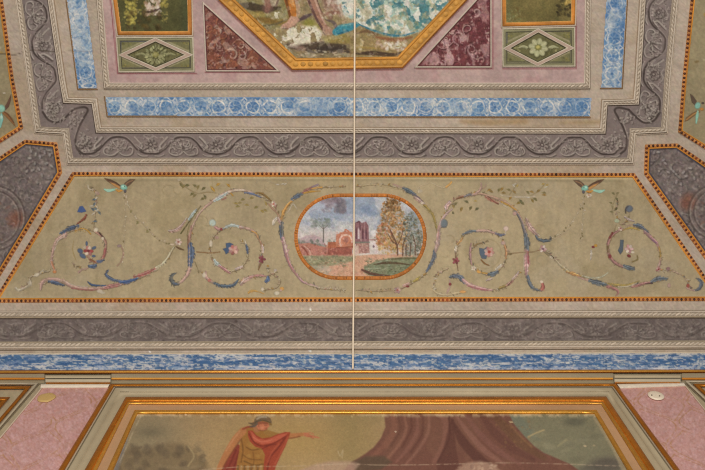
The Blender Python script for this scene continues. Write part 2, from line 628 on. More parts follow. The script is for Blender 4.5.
def rinceau(p, f, s0, L, hw, k=1.0, seed=0, wave=True):
    """one period of the acanthus scroll: an arch with a palmette, then a cup with a rosette"""
    g = np.random.default_rng(seed)

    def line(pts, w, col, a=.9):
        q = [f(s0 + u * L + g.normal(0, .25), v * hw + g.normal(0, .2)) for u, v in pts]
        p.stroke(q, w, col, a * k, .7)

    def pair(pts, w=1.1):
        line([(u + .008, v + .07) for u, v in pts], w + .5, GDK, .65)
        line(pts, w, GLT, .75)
    if wave:
        W = [(-.5, .72), (-.4, .66), (-.29, .3), (-.2, -.3), (-.11, -.72), (0, -.8), (.11, -.72), (.2, -.3), (.29, .3), (.4, .66), (.5, .72)]
        line([(u, v + .02) for u, v in W], 1.8, GDK, .9)
        line([(u, v - .12) for u, v in W], .7, GLT, .5)
    # palmette under the arch
    for m in (-1, 1):
        pair([(0, .5), (m * .06, .78), (m * .14, .84), (m * .21, .66), (m * .215, .3), (m * .17, .12), (m * .135, .3)], 1.2)
        pair([(m * .01, .2), (m * .05, -.05), (m * .09, -.4), (m * .05, -.5)], 1.0)
        pair([(m * .02, .3), (m * .1, .2), (m * .13, -.1)], .9)
        pair([(m * .25, -.75), (m * .30, -.45), (m * .36, -.05), (m * .35, .25)], 1.7)
        pair([(m * .27, -.1), (m * .32, .15), (m * .38, .35)], 1.0)
        pair([(m * .44, .92), (m * .36, .9), (m * .3, .75)], 1.0)
    pair([(0, .3), (0, -.45)], 1.2)
    line([(0, .05), (0, .35)], 2.0, GDK, .7)
    for q in range(5):
        x, y = f(s0 + g.normal(0, .06) * L, (g.uniform(-.3, .4)) * hw)
        p.blob(x, y, 1.0, .8, GLT, .6 * k)
    for q in range(52):
        uu = g.uniform(-.2, .2) if q % 2 else .5 + g.uniform(-.2, .2)
        vv = g.uniform(-.55, .75) if q % 2 else g.uniform(-.85, .5)
        x, y = f(s0 + uu * L, vv * hw); an = g.uniform(0, 6.28); r = g.uniform(1, 2.4)
        arc = [(x + r * math.cos(an + j * .7), y + r * math.sin(an + j * .7)) for j in range(4)]
        p.stroke([(e + .5, h + .6) for e, h in arc], 1.1, GDK, .45 * k, .7)
        p.stroke(arc, .9, GLT if q % 3 else (176, 166, 154), g.uniform(.35, .7) * k, .7)
    # rosette in the cup
    cs = .5
    for m in (0, 1):
        c0 = cs - m
        if m == 1:
            continue
        for j in range(8):
            an = j * math.pi / 4 + .3
            x, y = f(s0 + c0 * L + 4.6 * math.cos(an), -.08 * hw + 4.6 * math.sin(an))
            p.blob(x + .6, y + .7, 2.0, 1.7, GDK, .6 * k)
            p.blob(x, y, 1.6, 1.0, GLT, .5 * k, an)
        x, y = f(s0 + c0 * L, -.08 * hw)
        p.blob(x, y, 2.0, 2.0, GDK, .8 * k); p.blob(x - .3, y - .3, 1.1, 1.1, GLT, .7 * k)
        for j in (-1, 0, 1):
            x, y = f(s0 + c0 * L + j * 3.2, .42 * hw)
            p.blob(x, y, 1.3, 1.1, (178, 168, 156), .7 * k)
        line([(c0 - .1, -.85), (c0 - .04, -.65), (c0 + .03, -.85), (c0 + .1, -.7)], .9, GLT, .6)


fz = Paint(0, TOP, 705, 160, .75, GREY, FI + FO[::-1], seed=21)
fz.mottle(.10, 30, 1).mottle(.07, 6, 2, tint=(1, 1, .95)).grain(.02, 4)
mid = [((a[0] + b[0]) / 2, (a[1] + b[1]) / 2) for a, b in zip(FI, FO)]
# far run
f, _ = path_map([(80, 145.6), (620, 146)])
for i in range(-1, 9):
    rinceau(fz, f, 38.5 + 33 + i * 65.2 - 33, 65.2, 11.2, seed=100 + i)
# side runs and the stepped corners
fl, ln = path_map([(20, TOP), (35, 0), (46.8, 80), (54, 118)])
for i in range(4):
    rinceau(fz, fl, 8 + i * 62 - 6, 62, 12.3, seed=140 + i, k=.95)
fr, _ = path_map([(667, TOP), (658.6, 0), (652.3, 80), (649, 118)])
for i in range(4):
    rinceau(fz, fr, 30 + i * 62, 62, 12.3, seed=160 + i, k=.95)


def corner_scroll(p, fn, seed):
    q = lambda pts: [fn(*a) for a in pts]
    p.stroke(q([(43, 112), (49, 120), (58, 122), (66, 117), (74, 109)]), 2.1, GDK, .85)
    p.stroke(q([(74, 109), (84, 107), (88, 110), (84, 118), (79, 128), (76, 138), (77, 148), (82, 153)]), 2.1, GDK, .85)
    p.stroke(q([(44, 110), (50, 118.6), (58, 120.6), (65, 116)]), .8, GLT, .6)
    p.stroke(q([(82.5, 117), (77.8, 127), (74.6, 138)]), .8, GLT, .6)
    g = np.random.default_rng(seed)
    for cx, cy, n in ((52, 109, 26), (75, 117, 26), (84, 139, 26), (56, 119, 8)):
        for _ in range(n):
            x, y = fn(cx + g.normal(0, 4.2), cy + g.normal(0, 4.0))
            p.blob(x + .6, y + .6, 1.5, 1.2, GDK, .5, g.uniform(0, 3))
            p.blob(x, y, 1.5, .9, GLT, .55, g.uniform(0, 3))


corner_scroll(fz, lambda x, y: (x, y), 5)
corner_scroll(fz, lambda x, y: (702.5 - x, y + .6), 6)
crack(fz)
fz.over(.22 * sstep(.52, .7, fz.noise(18, 9)), (134, 118, 112))
fro = fz.build('scroll_frieze', FRESCO, None, .004)
tag(fro, 'dark grey frieze of acanthus scrolls stepping around the flat ceiling', 'painted frieze', 'grey scroll friezes')

fl2 = Paint(LX, 318, RX, 344, .75, (104, 93, 88), seed=22)
fl2.mottle(.14, 30, 1).mottle(.10, 5, 2)
f, _ = path_map([(LX, 330.6), (RX, 330.4)])
for i in range(-1, 12):
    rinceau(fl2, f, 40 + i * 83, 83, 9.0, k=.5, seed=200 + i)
fl2.over(.5 * sstep(.48, .66, fl2.noise(9, 8)), (88, 78, 74))
fl2.over(.35 * sstep(.54, .7, fl2.noise(6, 12)), (132, 120, 112))
fl2.dabs(700, (LX, 319, RX, 342), [(138, 127, 118), (76, 66, 62)], (.7, 1.5), 5, .55)
fro2 = fl2.build('scroll_frieze', FRESCO, None, .004)
tag(fro2, 'faded dark grey scroll frieze low on the cove, just above the worn blue strip', 'painted frieze', 'grey scroll friezes')

# ================================================================= blue floral bands
BLU, BW = (90, 124, 158), (214, 207, 194)


def blue_band(p, f, S, P, hw, seed, fade=1.0):
    g = np.random.default_rng(seed)
    p.over(.7 * sstep(.42, .7, p.noise(26, 3)), (68, 104, 146))
    p.over(.75 * sstep(.46, .66, p.noise(18, 4)), (146, 162, 174))
    rgb0 = p.rgb.copy()
    n = int(S / P) + 1
    jt = lambda s, t: f(s + g.normal(0, .35), t + g.normal(0, .3))
    for i in range(n):
        s = (i + .5) * P
        a0 = g.uniform(0, 6)
        ring = [jt(s + .38 * P * math.cos(a), .64 * hw * math.sin(a)) for a in np.linspace(0, 2 * math.pi, 13)]
        p.stroke(ring, 1.5, BW, g.uniform(.75, 1), .7, wear=.35)
        for j in range(8):
            a = a0 + j * math.pi / 4
            q = [jt(s + r * P * math.cos(a + r), r / .38 * .62 * hw * math.sin(a + r)) for r in (.08, .18, .3)]
            p.stroke(q, .9, (BW, (150, 168, 186))[j % 2], .5, .7)
        p.blob(*jt(s, 0), 1.5, 1.4, (66, 100, 140), .8)
        for m in (-1, 1):
            p.stroke([jt(s - .5 * P, m * .95 * hw), jt(s - .3 * P, m * .62 * hw), jt(s, m * .92 * hw), jt(s + .3 * P, m * .62 * hw), jt(s + .5 * P, m * .95 * hw)], 1.0, BW, .75, .7, wear=.5)
            p.blob(*jt(s + .5 * P, m * .45 * hw), 1.3, 1.8, BW, .6)
            p.stroke([jt(s + .5 * P, m * .1 * hw), jt(s + .38 * P, m * .5 * hw), jt(s + .44 * P, m * .85 * hw)], .8, BW, .6, .7)
            p.stroke([jt(s + .5 * P, m * .1 * hw), jt(s + .62 * P, m * .5 * hw), jt(s + .56 * P, m * .85 * hw)], .8, BW, .6, .7)
    w = sstep(.5, .68, p.noise(24, 8))[..., None] * .6
    p.rgb = p.rgb * (1 - w) + rgb0 * w
    p.over(.4 * sstep(.60, .72, p.noise(13, 9)), (196, 192, 184))
    p.over(.25 * sstep(.56, .68, p.noise(2, 10, 2)), (190, 188, 184))
    p.over(.4 * sstep(.58, .7, p.noise(2.5, 11, 2)), (72, 106, 146))
    p.grain(.03, seed)


def blue(name, box, poly, path, P, hw, seed, label):
    p = Paint(*box, .7, BLU, poly, seed=seed)
    f, S = path_map(path)
    blue_band(p, f, S, P, hw, seed)
    crack(p, (110, 110, 120))
    pp = poly + [poly[0]]
    p.stroke(pp, 1.0, (160, 176, 200), .6, .8, False)
    o = p.build(name, FRESCO, None, .005)
    tag(o, label, 'painted band', 'blue floral bands')
    return o


bf = blue('floral_band', (104, 95, 593, 118), BLUE_F, [(106, 106.4), (591, 107)], 17.3, 9.4, 31, 'long blue and white floral band running across the ceiling below the eight-sided painting')
bl = blue('floral_band', (50, TOP, 100, 90), BLUE_L, [(63, TOP), (77, 0), (88, 88.4)], 17.5, 9.6, 32, 'short blue and white floral band on the ceiling at the left, crossed by a crack')
br = blue('floral_band', (598, TOP, 635, 89), BLUE_R, [(622, TOP), (616, 0), (611, 87.6)], 17.5, 9.8, 33, 'short blue and white floral band on the ceiling at the right, paler and worn')
# brown shadow line painted along the edge of each band
for o, poly, e in ((bf, [(590.6, 117.3), (107.4, 116.6), (104.6, 96)], 1), (bl, [(66.3, 0), (77.9, 89.3), (98, 89.2)], 1), (br, [(599.6, 88.3), (622, 88.2), (627.2, 0)], 1)):
    put('shadow_line', band(offs(poly, -.5), offs(poly, .5), [(0, .0055), (1, .0055)], cols=(116, 88, 58)), FRESCO, o)

bw = Paint(LX, 353.4, RX, 371, .75, (74, 104, 138), seed=34)
bw.over(.6 * sstep(.4, .6, bw.noise(60, 2, py=5)), (56, 86, 124))
bw.over(.8 * sstep(.54, .66, bw.noise(22, 3, 5, py=2.6)), (196, 190, 182))
bw.over(.6 * sstep(.5, .62, bw.noise(12, 4, 4, py=1.6)), (126, 138, 160))
bw.over(.7 * sstep(.56, .66, bw.noise(9, 6, 3, py=1.4)), (60, 90, 128))
bw.over(.8 * sstep(355.8, 354.4, bw.Y), (196, 186, 172))
bw.over(.6 * sstep(.4, .6, bw.noise(40, 12, 3)) * sstep(365.5, 368.5, bw.Y), (196, 196, 200))
bw.over(.7 * sstep(.56, .68, bw.noise(3.2, 41, 3, py=1.3)), (188, 184, 176)); bw.over(.6 * sstep(.56, .7, bw.noise(3.0, 43, 3, py=1.2)), (48, 74, 112))
bwo = bw.build('blue_strip', FRESCO, None, .004)
tag(bwo, 'heavily worn streaky blue strip along the foot of the cove above the gilt cornice', 'painted band')

# ================================================================= beaded borders
BEAD, BOR, GLD = (88, 42, 20), (176, 118, 64), (192, 128, 44)


def beaded(path, closed=False, inner=1, pitch=4.3, parent=None, sub='beaded_border', wb=1.55, seed=1):
    """orange strip with a row of dark beads and a golden line on its inner side"""
    a, b = offs(path, -wb * inner, closed), offs(path, wb * inner, closed)
    c = offs(path, (wb + 1.15) * inner, closed)
    m1 = band(a, b, [(0, 0), (.06, .008), (.94, .008), (1, .004)], closed, cols=BOR, jitter=.16)
    m2 = band(b, c, [(0, .004), (.1, .0095), (.9, .0095), (1, 0)], closed, cols=GLD, jitter=.12)
    pc, t = resample(offs(path, -.15 * inner, closed), pitch, closed)
    m3 = domes(pc, t, pitch * .32, wb * .95, .004, base=.0078, col=BEAD, var=.25, seed=seed)
    o = put(sub, join(m1, m2), OCHRE, parent)
    put('beads', m3, OCHRE, o)
    return o
# ================================================================= corner and cove panels
OLIVE = (158, 143, 113)
TRAP = [(73.3, 173.6), (633.5, 174.6), (719, 299.6), (-4.5, 301.2)]
TRAPX = [(73.3, 173.6), (633.5, 174.6), (719, 299.6), (-4.5, 301.2)]

# ---- the long trapezoid of the cove
panel = thing('cove_panel', 'long olive trapezoid panel of the cove with painted scrolls, birds and an oval landscape', 'painted panel', 352, 240)
fd = Paint(-8, 172, 722, 303, 1.1, OLIVE, offs(TRAP, .5, True).tolist(), seed=41)
fd.mottle(.07, 50, 1).mottle(.05, 9, 2, py=16).mottle(.035, 3, 3, py=22)
fd.over(.35 * sstep(.52, .75, fd.noise(40, 5)), (164, 150, 118))
fd.over(.35 * sstep(.55, .75, fd.noise(26, 6)), (134, 120, 88))
fd.over(.35 * sstep(.56, .74, fd.noise(34, 7)), (158, 146, 124))
fd.stroke([(76, 177.6), (350, 177.8), (632, 178.6)], 1.9, (186, 171, 130), .7, 1)
fd.stroke([(88, 180.2), (350, 180), (622, 181)], 1.8, (122, 112, 86), .45, 2)
fd.stroke([(0, 297.2), (350, 297), (705, 296)], 1.6, (176, 164, 136), .4, 2)
g0 = np.random.default_rng(77)
for _ in range(170):
    x, y = g0.uniform(10, 690), g0.uniform(182, 294); r = g0.uniform(2, 9); a0 = g0.uniform(0, 6.28); sg = g0.choice([-1, 1])
    arc = [(x + r * (1 - k / 11) * math.cos(a0 + sg * k * .5), y + r * .8 * (1 - k / 11) * math.sin(a0 + sg * k * .5)) for k in range(7)]
    fd.stroke(arc, g0.uniform(.6, 1.3), [(172, 160, 128), (126, 112, 82), (168, 152, 126), (134, 126, 100)][g0.integers(4)], g0.uniform(.2, .5), .8)
for _ in range(120):
    x, y = g0.uniform(10, 690), g0.uniform(180, 296)
    fd.stroke([(x, y), (x + g0.normal(0, 1), y + g0.uniform(4, 16))], g0.uniform(1, 3), [(160, 148, 116), (134, 122, 92)][g0.integers(2)], .28, 2)
fd.grain(.018, 3)
fd.build('panel_field', FRESCO, panel, .004, grit=.03)
beaded(TRAP, True, 1, 4.25, panel, seed=2)

BL, DBL, GB, PK, RP, WH, TE, YO, GN, DR, BRN, WB = ((86, 98, 118), (72, 88, 114), (100, 102, 100), (176, 146, 134), (148, 92, 86), (196, 184, 162), (142, 182, 164), (176, 136, 66), (98, 96, 58), (118, 58, 58), (112, 84, 60), (166, 178, 172))


class Motif:
    """collects brush strokes and lays them as one painted motif"""

    def __init__(s, *box, seed=1):
        s.p = Paint(*box, .5, None, None, seed)
        s.g = np.random.default_rng(seed + 900)

    def st(s, pts, w, col, a=.9, wear=.45):
        s.p.stroke(pts, w, col, a, .8, wear=wear)
        wm = max(w) if np.ndim(w) else w
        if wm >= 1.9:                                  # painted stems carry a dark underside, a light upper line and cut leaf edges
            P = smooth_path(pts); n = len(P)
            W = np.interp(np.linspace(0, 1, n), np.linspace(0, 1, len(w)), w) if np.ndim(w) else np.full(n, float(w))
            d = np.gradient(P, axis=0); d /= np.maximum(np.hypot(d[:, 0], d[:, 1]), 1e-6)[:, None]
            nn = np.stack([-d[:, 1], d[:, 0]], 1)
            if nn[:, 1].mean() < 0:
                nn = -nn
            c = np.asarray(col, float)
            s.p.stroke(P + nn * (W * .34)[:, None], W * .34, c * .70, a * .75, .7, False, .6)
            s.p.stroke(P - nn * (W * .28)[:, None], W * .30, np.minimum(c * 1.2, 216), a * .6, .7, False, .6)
            for i in range(2, n - 2, 3):
                m = s.g.choice([-1, 1]); l = W[i] * s.g.uniform(.55, 1.0)
                q = P[i] + nn[i] * m * W[i] * .35
                tip = q + (nn[i] * m * .7 - d[i] * .7) * l
                s.p.stroke([q, (q + tip) / 2 + d[i] * .2, tip], [W[i] * .36, W[i] * .3, .3], c * s.g.uniform(.75, 1.2), a * .7, .7)
        return s

    def leaf(s, pts, w, col, a=.92, edge=None):
        """acanthus leaf: a rib with cut lobes fanning off both sides"""
        P = smooth_path(pts); n = len(P)
        d = np.gradient(P, axis=0); L = np.maximum(np.hypot(d[:, 0], d[:, 1]), 1e-6)[:, None]; d = d / L
        nn = np.stack([-d[:, 1], d[:, 0]], 1)
        c = np.asarray(col, float)
        s.p.stroke(pts, [.4, w * .5, w * .62, w * .5, .4], c, a, .8, wear=.25)
        ks = np.linspace(.06, .9, max(5, int(n / 2.2)))
        for k in ks:
            i = int(k * (n - 1)); sz = w * (.35 + .55 * math.sin(math.pi * min(1, k * .9 + .12)))
            for m in (-1, 1):
                l = sz * s.g.uniform(.6, 1.05)
                tip = P[i] + d[i] * l * .75 + nn[i] * m * l * .62
                mid_ = P[i] + d[i] * l * .28 + nn[i] * m * l * .45
                s.p.stroke([P[i], mid_, tip], [w * .2, w * .26, .3], c * s.g.uniform(.72, 1.22), a * .85, .7, wear=.35)
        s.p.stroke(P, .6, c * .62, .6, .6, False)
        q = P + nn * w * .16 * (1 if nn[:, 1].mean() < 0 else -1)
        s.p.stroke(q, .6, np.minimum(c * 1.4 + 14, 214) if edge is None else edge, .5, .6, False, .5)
        return s

    def bl(s, x, y, rx, ry, col, a=.9, rot=0):
        s.p.blob(x, y, rx, ry, col, a, rot, .5); return s

    def dots(s, pts, r, cols, a=.85):
        for i, (x, y) in enumerate(pts):
            c = np.asarray(cols[i % len(cols)], float)
            an = s.g.uniform(-1.2, 1.2); dx, dy = math.cos(an) * r, math.sin(an) * r
            s.p.stroke([(x - dx, y - dy), (x + .2 * dy, y - .2 * dx), (x + dx, y + dy)], [.5, r * 1.15, .3], c, a * .9, .8, wear=.3)
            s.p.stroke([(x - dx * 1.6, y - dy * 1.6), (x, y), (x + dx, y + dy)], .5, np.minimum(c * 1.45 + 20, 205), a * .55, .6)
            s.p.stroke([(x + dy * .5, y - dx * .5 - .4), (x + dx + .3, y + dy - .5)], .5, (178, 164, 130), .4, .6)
        return s

    def flower(s, x, y, r, petals, heart, n=6):
        for j in range(n):
            an = 2 * math.pi * j / n + s.g.uniform(-.2, .2)
            s.p.blob(x + r * .62 * math.cos(an), y + r * .62 * math.sin(an), r * .42, r * .32, np.asarray(petals[j % len(petals)]) * s.g.uniform(.9, 1.1), .9, an, .5)
        s.p.blob(x, y, r * .32, r * .3, heart, .9, 0, .5)
        return s

    def string(s, pts, col, w=.8, buds=None, n=10):
        s.p.stroke(pts, w, col, .7, .7, wear=.5)
        P = smooth_path(pts)
        for k in np.linspace(.05, .95, n):
            q = P[int(k * (len(P) - 1))] + s.g.normal(0, .7, 2)
            s.p.blob(q[0], q[1], 1.0, .7, (buds or [col])[s.g.integers(len(buds or [col]))], .75, s.g.uniform(0, 3), .6)
        return s

    def vine(s, pts, dens=.75, a=.62):
        """the worn running foliage of a scroll: a pale spine with small leaflets on both sides"""
        P = smooth_path(pts, 10)
        d = np.hypot(*np.diff(P, axis=0).T); S = np.concatenate([[0], np.cumsum(d)])
        s.p.stroke(P + np.array([.3, .5]), .9, (116, 98, 74), .45, .7, False, .5)
        s.p.stroke(P, .8, (186, 170, 140), .6, .7, False, .5)
        pal = [WH, PK, (190, 174, 146), GB, YO, (128, 114, 80), WH, (150, 110, 98), (122, 108, 76), (176, 156, 126)]
        for q in np.arange(.6, S[-1], 1.5):
            if s.g.random() > dens:
                continue
            x, y = np.interp(q, S, P[:, 0]), np.interp(q, S, P[:, 1])
            tx, ty = np.interp(q + 1, S, P[:, 0]) - np.interp(q - 1, S, P[:, 0]), np.interp(q + 1, S, P[:, 1]) - np.interp(q - 1, S, P[:, 1])
            l = max(math.hypot(tx, ty), 1e-6); tx /= l; ty /= l
            m = s.g.choice([-1, 1]); L_ = s.g.uniform(1.2, 3.6); f = s.g.uniform(.3, .9)
            ex, ey = x + L_ * (tx * (1 - f * .5) - ty * m * f), y + L_ * (ty * (1 - f * .5) + tx * m * f)
            mx, my = (x + ex) / 2 + .35 * m * ty, (y + ey) / 2 - .35 * m * tx
            c = np.asarray(pal[s.g.integers(len(pal))], float) * s.g.uniform(.88, 1.08)
            s.p.stroke([(x + .3, y + .4), (mx + .3, my + .5), (ex + .2, ey + .4)], .8, (104, 88, 66), .35, .7)
            s.p.stroke([(x, y), (mx, my), (ex, ey)], [.4, s.g.uniform(.8, 1.5), .3], c, a * s.g.uniform(.7, 1.2), .7)
        return s

    def done(s, name, parent=None, off=.0058):
        return s.p.build(name, GLAZE, parent or panel, off)


# ---- birds holding the garlands
def bird(mx, dy, seed):
    fx = (lambda x: x) if not mx else (lambda x: 708.6 - x)
    m = Motif(*((100, 176, 142, 196) if not mx else (568, 176, 610, 197)), seed=seed)
    F_ = lambda pts: [(fx(x), y + dy) for x, y in pts]
    m.p.poly(F_([(104.5, 178), (111, 179.3), (117, 182.5), (122.5, 187), (120.5, 188.5), (114, 185), (108, 181.5)]), (104, 80, 62), .95, .8)
    m.p.poly(F_([(110, 182), (115, 183.6), (121, 187), (119.6, 188.8), (113.5, 185.2)]), (188, 138, 82), .85, .8)
    m.p.poly(F_([(135.5, 179.3), (130, 179.2), (125.5, 182.5), (122.8, 186.2), (126.5, 187.4), (131, 184)]), (98, 78, 64), .95, .8)
    m.p.stroke(F_([(133, 180.4), (128, 182.5), (125.5, 185.5)]), .9, (150, 116, 82), .8)
    m.p.stroke(F_([(108, 179.8), (115, 182), (121, 186)]), .7, (70, 52, 42), .8)
    m.bl(fx(124), 187.2 + dy, 3.4, 2.6, (126, 178, 160), .95, .3 if not mx else -.3)
    m.bl(fx(123.2), 186.4 + dy, 1.6, 1.0, (170, 208, 190), .8)
    m.p.stroke(F_([(104.6, 189.2), (109, 190.5), (116.5, 189)]), [1.2, 3.2, 1.6], (150, 190, 168), .95, .8)
    m.p.stroke(F_([(116, 189.2), (119, 191), (122, 190.4)]), [1, 2.2, 1.4], (192, 138, 68), .95, .8)
    m.bl(fx(125.4), 190.9 + dy, 1.3, 1.7, (92, 88, 92), .95)
    m.bl(fx(124.9), 186.2 + dy, .5, .5, (40, 36, 34), .9)
    o = m.done('painted_bird')
    return o


bird(False, 0, 1)['label'] = 'painted bird at the left end, teal body, brown wings spread'
bird(True, .9, 2)['label'] = 'painted bird at the right end, teal body, brown wings spread'

# ---- left outer spiral
m = Motif(10, 183, 182, 298, seed=3)
m.vine([(55.7, 272), (52, 262), (53.5, 250), (58, 241), (66, 234), (76, 229.5), (88, 229.5), (98, 233), (104, 240), (106, 248), (103, 257), (97, 262), (90, 260), (87, 254)])
m.vine([(43, 284), (56, 280), (66, 284), (80, 288), (100, 289), (120, 285), (138, 279), (156, 269), (168, 258), (174, 247)])
m.vine([(20, 290), (30, 284), (31, 277), (42, 273), (50, 271)], .9).vine([(90, 186), (96, 193), (96, 206), (94, 222), (97, 232)], .9).vine([(72, 262), (76, 266), (86, 270)], .6)
m.st([(66, 234.5), (57, 241), (53.5, 250.7), (52, 262), (55.7, 272)], [4, 3.2, 2.2, 2.6, 1.5], PK)
m.st([(65, 236), (58.5, 241), (55, 250)], 1, WH, .7).st([(52, 262), (54.5, 269)], 1.6, (170, 116, 80), .8).bl(55, 272, 1.8, 1.5, (184, 126, 82))
m.st([(41, 290), (42, 284), (46, 280.5), (55, 279.5), (64, 282), (73, 287), (90, 289), (108, 287.5), (121, 285)], [1.5, 3, 3, 3.2, 3.4, 3, 2.4, 3.2, 2], PK, .85)
m.st([(72, 288.3), (92, 290.4), (118, 286.5)], 1.2, RP, .75)
m.st([(64, 280.6), (74, 285.3), (88, 287)], .8, WH, .7)
m.leaf([(48.5, 281.5), (56, 283), (65, 286)], 4.2, BL)
m.st([(88, 282), (93, 285.3), (105.6, 286)], [.8, 2, 1.2], DBL)
m.leaf([(108.5, 270), (106.3, 275), (112, 279.4), (121, 281.6), (130, 281.3)], 3.4, BL)
m.leaf([(120, 283), (129, 281.6), (138.5, 278.5)], 4.4, (70, 90, 126))
m.leaf([(105, 288), (112, 286), (121, 284)], 4.5, (160, 112, 106))
m.leaf([(134, 277), (146, 273.5), (157.5, 267.5)], 4.6, (158, 98, 92), edge=WH)
m.st([(156.5, 268), (162, 264.5), (167, 259), (171, 252), (174, 247.5)], [2.4, 2, 1.4, 1], (194, 186, 156))
m.bl(100, 291.3, 3, 1.8, WH, .7).bl(103, 293, 2.5, 1.2, WH, .6)
m.leaf([(79, 225.6), (70, 228.5), (60, 234)], 5, BL)
m.st([(75.7, 231), (81, 228.5), (87, 230), (91, 234)], 1.2, YO).st([(75, 232.6), (81, 230.3), (86, 232)], .8, (196, 170, 120), .7)
m.leaf([(87, 214.5), (84, 219), (77, 224.3)], 2.8, (128, 76, 60))
m.p.poly([(77.6, 212), (80, 206.4), (83, 206), (86.6, 211.3), (82, 212.5)], (72, 90, 132), .95, .9)
# inner coil
m.st([(95, 231), (101.3, 235.5), (105.5, 241), (106.2, 247), (104.3, 256.4), (98.5, 262), (91.3, 260.4), (87, 254)], [1.8, 2.4, 2, 1.8, 2.6, 2.2, 1.6, 1], (158, 122, 108))
m.st([(100, 233), (104, 238.5)], 1.6, (66, 52, 46)).bl(103, 238.5, 1.4, 1.6, WH).bl(96, 230.5, 2, 1.6, WH)
m.st([(105.6, 249), (104, 256.5)], 2.4, RP).leaf([(104.6, 260), (100, 261.6), (97, 261.4)], 3, BL).st([(95, 262), (90.5, 259.5)], 1.6, (120, 80, 52))
m.bl(80.5, 251, 2.8, 2.2, BL, .9, .5).bl(83, 256, 3.4, 2.0, BL, .95, .6).bl(94.3, 248, 2.4, 1.4, BL, .9, -.5).bl(87, 243.6, 1.1, 2.4, BL, .9).bl(94, 256.2, 1.9, 1.2, BL).bl(85, 247.5, 1.5, 1.5, WH, .6)
m.flower(88.8, 251, 4.8, [(150, 72, 70), (172, 116, 110), (196, 180, 160)], DR)
m.leaf([(88.5, 266), (93, 266.6), (97, 265.4)], 4.2, BL)
m.st([(79, 272.5), (82, 270), (88.5, 268.3)], [2, 1.8, 1], PK, .6)
m.st([(74, 241), (73, 250), (76, 260)], .8, (170, 146, 90), .5)
# pale flourish at the far left
m.st([(16, 288), (19, 290.5), (23, 289), (27, 287), (31, 284.5), (30, 279.5)], [2, 2.2, 1.8, 2.4, 1.4], WH, .6).st([(34, 276), (38, 275.5), (44, 270)], [1.6, 2, 1.2], WH, .55).bl(37, 275, 2, 1.8, WH, .6).bl(30, 283, 2.2, 1.8, WH, .5)
# bud spray above the spiral
m.st([(88.3, 185), (89, 188.5), (93, 190)], 1.0, WH, .8).bl(97.5, 193, 2.4, 1.6, PK, .7, .5).st([(97, 192), (96, 200), (95, 212), (94, 224), (96, 232)], .7, (166, 150, 118), .7)
m.dots([(94.8, 199.7), (95, 204), (93, 209.5), (99.6, 213), (95.5, 221.5), (95.8, 209)], 1.9, [(70, 84, 96), (74, 92, 104)], .9)
m.dots([(97, 207), (92, 206), (98, 210), (94, 213.5), (97, 198)], 1.5, [WH], .8).bl(96.5, 229.5, 2, 1.8, WH, .8)
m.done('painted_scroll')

# ---- garland from the left bird
m = Motif(110, 190, 186, 272, seed=4)
GARL = [(182, 168, 140), (120, 108, 72), (196, 182, 158)]
m.string([(125, 192), (125.6, 205), (125.4, 222), (125, 237), (123.5, 253), (122, 265)], (176, 160, 132), .8, GARL, 14)
m.string([(126, 193), (128, 203), (132, 212), (145, 226), (157, 238), (166, 243), (174, 245.5)], (172, 156, 128), 1.0, GARL, 20)
m.dots([(131.5, 211), (138, 222), (147.5, 231), (138, 223), (148, 232)], 1.5, [(116, 108, 72)], .8)
m.st([(121, 245), (123.6, 253.5), (121, 262), (117.5, 266)], 1.3, (160, 130, 112), .7).bl(119.5, 246, 2.2, 1.4, (150, 128, 126), .7)
m.flower(178.6, 242, 3.6, [(190, 164, 150), (200, 184, 168)], (150, 104, 92)).bl(172.5, 244.5, 2, 1, (190, 174, 150))
m.st([(176, 246.5), (180, 248.7), (184, 250)], [1, 1.8, .8], (100, 78, 56))
m.done('painted_garland')

# ---- left inner scroll: the stem with the blue hook, the coil, the arch to the oval
m = Motif(164, 178, 346, 297, seed=5)
m.vine([(318, 287), (300, 279), (288.5, 261), (283, 240), (280, 220), (273, 204), (262, 196), (248, 191), (232, 191), (215, 199), (200, 212), (193, 226), (189.5, 242), (190, 262), (186, 277), (178, 284)])
m.vine([(258, 268), (262.5, 250), (258, 236), (248, 229), (233, 225.5), (222, 229), (213, 238), (210, 250), (213, 261), (222, 268), (233, 271), (242, 267), (248, 256), (247, 246), (240, 240)])
m.vine([(199, 270), (205, 275), (213, 283), (226, 286), (238, 282), (250, 277), (266, 276), (276, 272)]).vine([(282, 222), (285, 208), (294, 198), (308, 190), (324, 187), (346, 186)], .6).vine([(266, 268), (272, 274), (280, 280), (276, 288), (262, 290)], .7).vine([(308, 285), (324, 289), (345, 290)], .7)
m.st([(252, 192.5), (243, 190), (232, 191), (222, 195.5), (210, 203), (200, 213), (193, 226), (189, 240), (190, 262), (189.5, 270), (185, 278), (179, 283.8)], [1.4, 1.8, 3, 3.6, 1.8, 1.4, 1.6, 2.4, 2.2, 3, 2, 1.4], (176, 150, 134))
m.st([(201, 206), (192, 218), (181, 233.5)], 1.1, (92, 88, 54), .9).st([(196, 212), (190, 224), (187, 236)], 1.0, (132, 120, 86), .7)
m.leaf([(168.5, 231), (175, 230.5), (181, 226.5), (187.5, 218)], 3.8, PK).leaf([(189, 220), (192, 215), (197, 209)], 3.6, WB)
m.st([(191.5, 226), (190, 237), (188.3, 246)], [1.4, 2.6, 1.6], (150, 116, 104)).st([(188.2, 236), (188.4, 248)], 1.2, (108, 78, 60))
m.leaf([(190.5, 243), (192.2, 254), (190.2, 268)], 6.2, BL).st([(188.6, 246), (188.6, 266)], 1.1, (58, 74, 104))
m.st([(190, 269), (187, 276), (181, 283)], [2.6, 2.6, 1.4], PK)
m.st([(179, 284.4), (174.5, 284), (171.6, 280), (172.6, 275.4), (177, 273)], [1.6, 3.4, 3.8, 2.6, .8], GB).st([(177, 284.2), (173.6, 283.4)], 1.4, BL)
